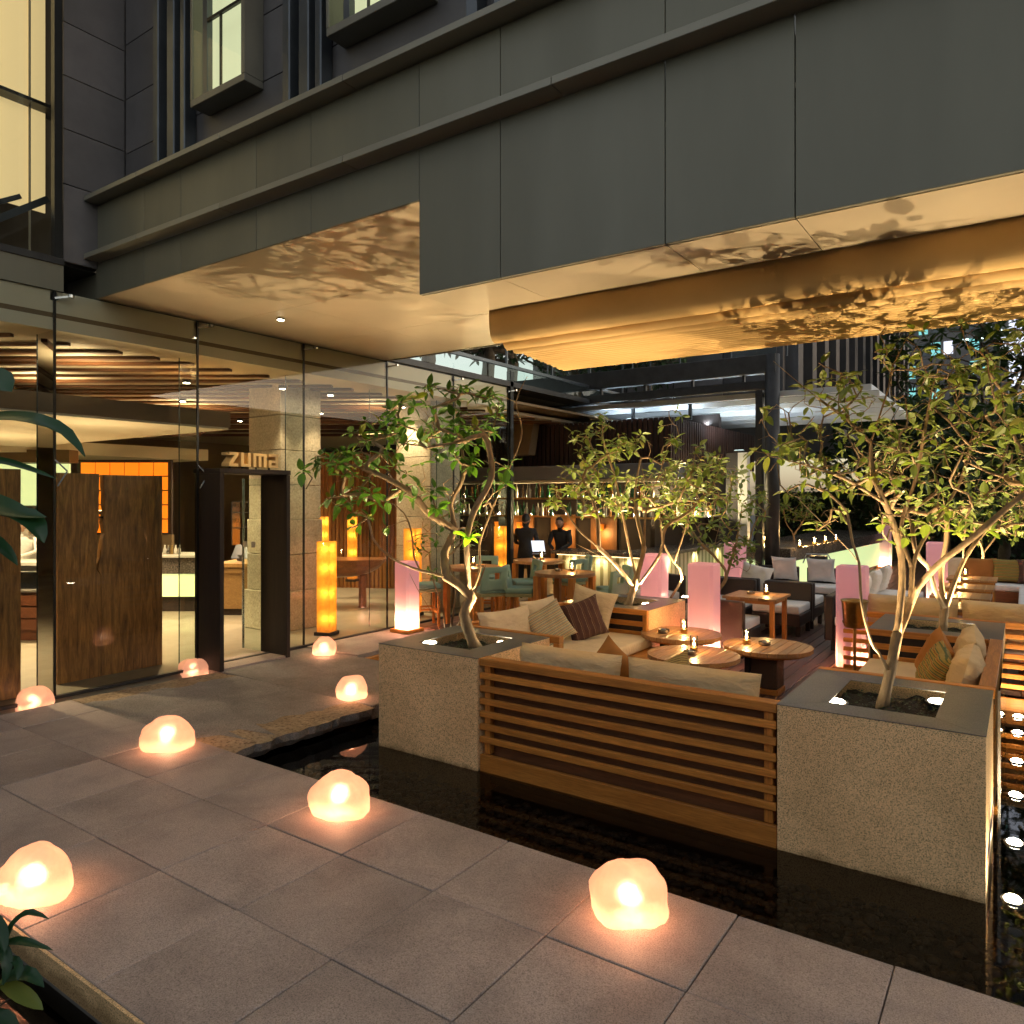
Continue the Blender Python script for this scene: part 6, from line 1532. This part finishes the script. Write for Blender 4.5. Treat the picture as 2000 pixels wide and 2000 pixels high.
# ================================================================== PEOPLE
def person(label, c, facing, shirt, h=1.72, arms='down', stoop=0., hairm='hair', apron=False):
    """one skinned body; facing = angle of the forward direction"""
    t = thing('person', label, 'person', c, facing, 'people in the bar and kitchen')
    s = h/1.72
    V = []; E_ = []; Rr = []
    def v(x, y, z, r): V.append((x*s, y*s, z*s)); Rr.append(r*s*(1.14 if r > .05 else 1)); return len(V)-1
    def e(*ids):
        for a, b in zip(ids[:-1], ids[1:]): E_.append((a, b))
    f = stoop
    pel = v(0, 0, .95, .125); wa_ = v(0, .02+f*.1, 1.10, .115); ch = v(0, .03+f*.25, 1.30, .135); nk0 = v(0, .03+f*.38, 1.44, .07); nk = v(0, .04+f*.42, 1.50, .05); hd0 = v(0, .06+f*.5, 1.57, .082); hd1 = v(0, .06+f*.52, 1.65, .085); hd2 = v(0, .05+f*.52, 1.70, .06)
    e(pel, wa_, ch, nk0, nk, hd0, hd1, hd2)
    for sd in (-1, 1):
        hp = v(sd*.09, 0, .90, .09); kn = v(sd*.10, .02, .50, .062); an = v(sd*.10, -.01, .08, .045); ft = v(sd*.11, .13, .03, .038)
        e(pel, hp, kn, an, ft)
        sh = v(sd*.18, .02+f*.33, 1.40, .062)
        if arms == 'down': el = v(sd*.24, .0+f*.3, 1.14, .045); wr = v(sd*.23, .12+f*.3, .92, .033); ha = v(sd*.22, .16+f*.3, .84, .034)
        else: el = v(sd*.24, .10+f*.35, 1.16, .045); wr = v(sd*.14, .34+f*.35, 1.10, .033); ha = v(sd*.10, .42+f*.35, 1.09, .034)
        e(ch, sh, el, wr, ha)
        # fingers and thumb
        d = Vector(V[ha])-Vector(V[wr]); d.normalize()
        for k_ in range(4):
            p = Vector(V[ha]); q = p+d*(.05+.008*(1.5-abs(k_-1.5)))*s+Vector(((k_-1.5)*.018, 0, -.012*k_))*s
            V.append(tuple(q)); Rr.append(.009*s); E_.append((ha, len(V)-1))
        V.append(tuple(Vector(V[wr])+d*.05*s+Vector((-sd*.035, .0, .012))*s)); Rr.append(.010*s); E_.append((wr, len(V)-1))
    me = bpy.data.meshes.new('body'); me.from_pydata(V, E_, []); me.update()
    o = bpy.data.objects.new('body', me); COL.objects.link(o); o.parent = t; me.materials.append(MATS[shirt])
    sk = o.modifiers.new('skin', 'SKIN'); sk.use_smooth_shade = True
    for i, sv in enumerate(me.skin_vertices[0].data): sv.radius = (Rr[i], Rr[i]); sv.use_root = (i == 0)
    o.modifiers.new('subdiv', 'SUBSURF').render_levels = 1
    hx, hy, hz = 0, (.06+f*.51)*s, 1.625*s
    b = MB(); n = 14
    for j in range(9):
        a = math.pi*j/8
        for i in range(n):
            th = 2*math.pi*i/n; b.v.append((hx+.083*s*math.sin(a)*math.cos(th), hy+.100*s*math.sin(a)*math.sin(th), hz+.118*s*math.cos(a)))
    for j in range(8):
        for i in range(n): b.f.append((j*n+i, (j+1)*n+i, (j+1)*n+(i+1) % n, j*n+(i+1) % n))
    hd_ = b.build('face', 'skin', t, world=False, smooth=True)
    b = MB()
    b.v = [(hx-.012, hy+.095*s, hz+.02), (hx+.012, hy+.095*s, hz+.02), (hx+.018, hy+.095*s, hz-.025), (hx-.018, hy+.095*s, hz-.025), (hx, hy+.128*s, hz-.018)]
    b.f = [(0, 1, 4), (1, 2, 4), (2, 3, 4), (3, 0, 4)]; b.build('nose', 'skin', hd_, world=False)
    for sd in (-1, 1):
        MB().lathe([(.002, -.006), (.011, -.003), (.011, .003), (.002, .006)], 8, (hx+sd*.032*s, hy+.090*s, hz+.018)).build('eye', 'hair', hd_, world=False)
        MB().lathe([(.005, -.026), (.014, -.01), (.014, .012), (.005, .026)], 8, (hx+sd*.084*s, hy, hz)).build('ear', 'skin', hd_, world=False)
    MB().box(hx-.022, hx+.022, hy+.088*s, hy+.098*s, hz-.056, hz-.048).build('mouth', 'orange_fabric', hd_, world=False)
    b = MB()
    for j in range(6):
        a = math.pi*.62*j/5
        for i in range(n):
            th = 2*math.pi*i/n; back = .5-.5*math.sin(th); aa = a*(.55+.45*back)
            b.v.append((hx+.092*s*math.sin(aa)*math.cos(th), hy-.006+.108*s*math.sin(aa)*math.sin(th), hz+.127*s*math.cos(aa)+.004))
    for j in range(5):
        for i in range(n): b.f.append((j*n+i, (j+1)*n+i, (j+1)*n+(i+1) % n, j*n+(i+1) % n))
    b.build('hair', hairm, t, world=False, smooth=True)
    b = MB()
    b.box(-.13*s, .13*s, .10*s, .135*s, .95*s, .96*s) if apron else None
    return t
def gpos(px, d): q = at_depth(px, 1000, d); return (q.x, q.y, 0)
person('person in black standing by the bar entrance, seen from behind the candlelit table', gpos(1026, 15.3), R(20), 'black_cloth', 1.74, 'front')
person('person in black leaning over the bar counter beside the laptop', gpos(1098, 16.0), R(200), 'black_cloth', 1.66, 'front', .5)
person('cook in white working at the kitchen counter behind the glass', gpos(62, 13.3), R(215), 'white_cloth', 1.7, 'front', .35)
person('dark-clothed person behind the bar near the pale pilaster', gpos(1492, 18.6), R(160), 'black_cloth', 1.72, 'down')
lp = thing('laptop', 'open laptop with a bright screen on a stand by the bar entrance', 'laptop', (*gpos(1053, 15.0)[:2], .95))
L0 = Vector(gpos(1053, 15.0))
MB().bar(L0+Vector((0, 0, .96))-cr*.14, L0+Vector((0, 0, .96))+cr*.14, .22, .02).build('keyboard', 'steel_dark', lp)
b = MB(); up = Vector((0, 0, 1)); b.quad(tuple(L0+up*1.0-cr*.13+fw*.1), tuple(L0+up*1.0+cr*.13+fw*.1), tuple(L0+up*1.22+cr*.10+fw*.16), tuple(L0+up*1.22-cr*.16+fw*.16)); b.build('screen', 'laptop_glow', lp)
MB().bar(L0, L0+up*.95, .04, .04).build('stand', 'steel_dark', lp)
# ================================================================== FOREGROUND PLANTS
def big_leaf(t, pts, w_, m='leaf_fore', droop=.0, name='leaf'):
    pts = catmull(pts, .03); n = len(pts); b = MB()
    for i, p in enumerate(pts):
        u = i/(n-1); tg = (pts[min(i+1, n-1)]-pts[max(i-1, 0)]).normalized()
        view = (Vector((0, 0, CAMZ))-p).normalized()
        nrm = (Vector((0, 0, 1))*.8+view*.35+Vector((.2, -.1, 0))); sd = tg.cross(nrm).normalized(); nn = sd.cross(tg)
        hw = w_*.5*max(.02, math.sin(math.pi*min(1, u*.97+.03)**.85))**.8
        b.v += [tuple(p+sd*hw+nn*hw*.25), tuple(p+sd*hw*.5+nn*hw*.02), tuple(p-nn*hw*.05), tuple(p-sd*hw*.5+nn*hw*.02), tuple(p-sd*hw+nn*hw*.25)]
    for i in range(n-1):
        for j in range(4): b.f.append((i*5+j, i*5+j+1, (i+1)*5+j+1, (i+1)*5+j))
    b.attr = [.5]*len(b.v)
    return b.build(name, m, t, smooth=True)
d0 = 1.75
fp = thing('foreground_plant', 'dark green long-leaved plant at the left edge close to the camera', 'plant', tuple(at_depth(-160, 1700, d0).xy)+(-.3,))
st = at_depth(-160, 1700, d0)
b = MB().tube(catmull([(st.x, st.y, -.3), at_depth(-150, 1300, d0), at_depth(-130, 1000, d0), at_depth(-120, 780, d0)], .08), [.014]*len(catmull([(st.x, st.y, -.3), at_depth(-150, 1300, d0), at_depth(-130, 1000, d0), at_depth(-120, 780, d0)], .08)), 7); b.build('stem', 'bark_dark', fp, smooth=True)
big_leaf(fp, [at_depth(-120, 840, d0), at_depth(-20, 818, d0-.05), at_depth(70, 822, d0-.1), at_depth(130, 846, d0-.1), at_depth(166, 892, d0-.12)], .062)
big_leaf(fp, [at_depth(-125, 960, d0), at_depth(-30, 985, d0-.1), at_depth(40, 1005, d0-.14), at_depth(90, 1010, d0-.15)], .085)
big_leaf(fp, [at_depth(-10, 1000, d0-.1), at_depth(45, 1008, d0-.14), at_depth(72, 1030, d0-.15), at_depth(86, 1060, d0-.15)], .055)
big_leaf(fp, [at_depth(-130, 1010, d0), at_depth(-40, 1045, d0-.1), at_depth(10, 1075, d0-.12), at_depth(34, 1104, d0-.12)], .05)
big_leaf(fp, [at_depth(-120, 780, d0), at_depth(-60, 745, d0), at_depth(-10, 750, d0-.02), at_depth(22, 765, d0-.02)], .12)
big_leaf(fp, [at_depth(-120, 930, d0), at_depth(-60, 898, d0), at_depth(20, 905, d0), at_depth(110, 935, d0)], .03)
f2 = thing('foreground_shrub', 'low leafy shrub at the lower left corner beside the walkway', 'plant', tuple(at_depth(-40, 2150, 2.9).xy)+(-.5,))
d1 = 2.75; s0 = at_depth(-30, 2150, d1)
for tip in ((8, 1850), (-10, 1780), (20, 1950)):
    b = MB().tube([tuple(at_depth(-30, 2150, d1)), tuple(at_depth(-25, 1980, d1)), tuple(at_depth(tip[0], tip[1], d1))], [.008, .006, .004], 6); b.build('stem', 'bark_dark', f2, smooth=True)
for pts, w_, m_ in ((((5, 1850), (30, 1800), (60, 1782), (96, 1795)), .04, 'leaf_fore'), (((-10, 1850), (30, 1838), (70, 1845), (104, 1856)), .035, 'leaf_fore'), (((0, 1835), (10, 1860), (14, 1890), (6, 1925)), .04, 'leaf_fore'),
                    (((-5, 1925), (25, 1905), (60, 1905), (86, 1928)), .06, 'leaf_fore'), (((0, 1915), (30, 1935), (60, 1955), (84, 1972)), .06, 'leaf_pale'), (((5, 1870), (30, 1875), (38, 1895), (34, 1915)), .03, 'leaf_fore'), (((-30, 1980), (0, 1990), (20, 2010), (40, 2040)), .07, 'leaf_fore'), (((-30, 1790), (-10, 1800), (5, 1830), (10, 1860)), .05, 'leaf_fore')):  # the one pale leaf has the yellow light on it put into its colour
    big_leaf(f2, [at_depth(a, c_, d1-.02*k_) for k_, (a, c_) in enumerate(pts)], w_, m_)
# one bright fresh twig near the fork of the near left tree
fl = thing('leafy_twig', 'bright fresh green leaves on the twig at the fork of the near left tree', 'twig', tuple(at_depth(915, 1062, 6.7)))
c0 = at_depth(917, 1053, 6.7)
MB().tube([tuple(at_depth(912, 1110, 6.78)), tuple(at_depth(917, 1075, 6.72)), tuple(c0)], [.006, .004, .003], 5).build('stem', 'bark', fl, smooth=True)
for tip, w_ in (((884, 1042), .075), ((908, 1068), .07), ((941, 1046), .05), ((934, 1062), .04), ((930, 1036), .035)):
    mid_ = ((917*.5+tip[0]*.5), (1053*.5+tip[1]*.5)-4)
    big_leaf(fl, [c0, at_depth(mid_[0], mid_[1], 6.68), at_depth(tip[0], tip[1], 6.62)], w_, 'leaf_fresh')
print('OBJECTS', len(bpy.data.objects))
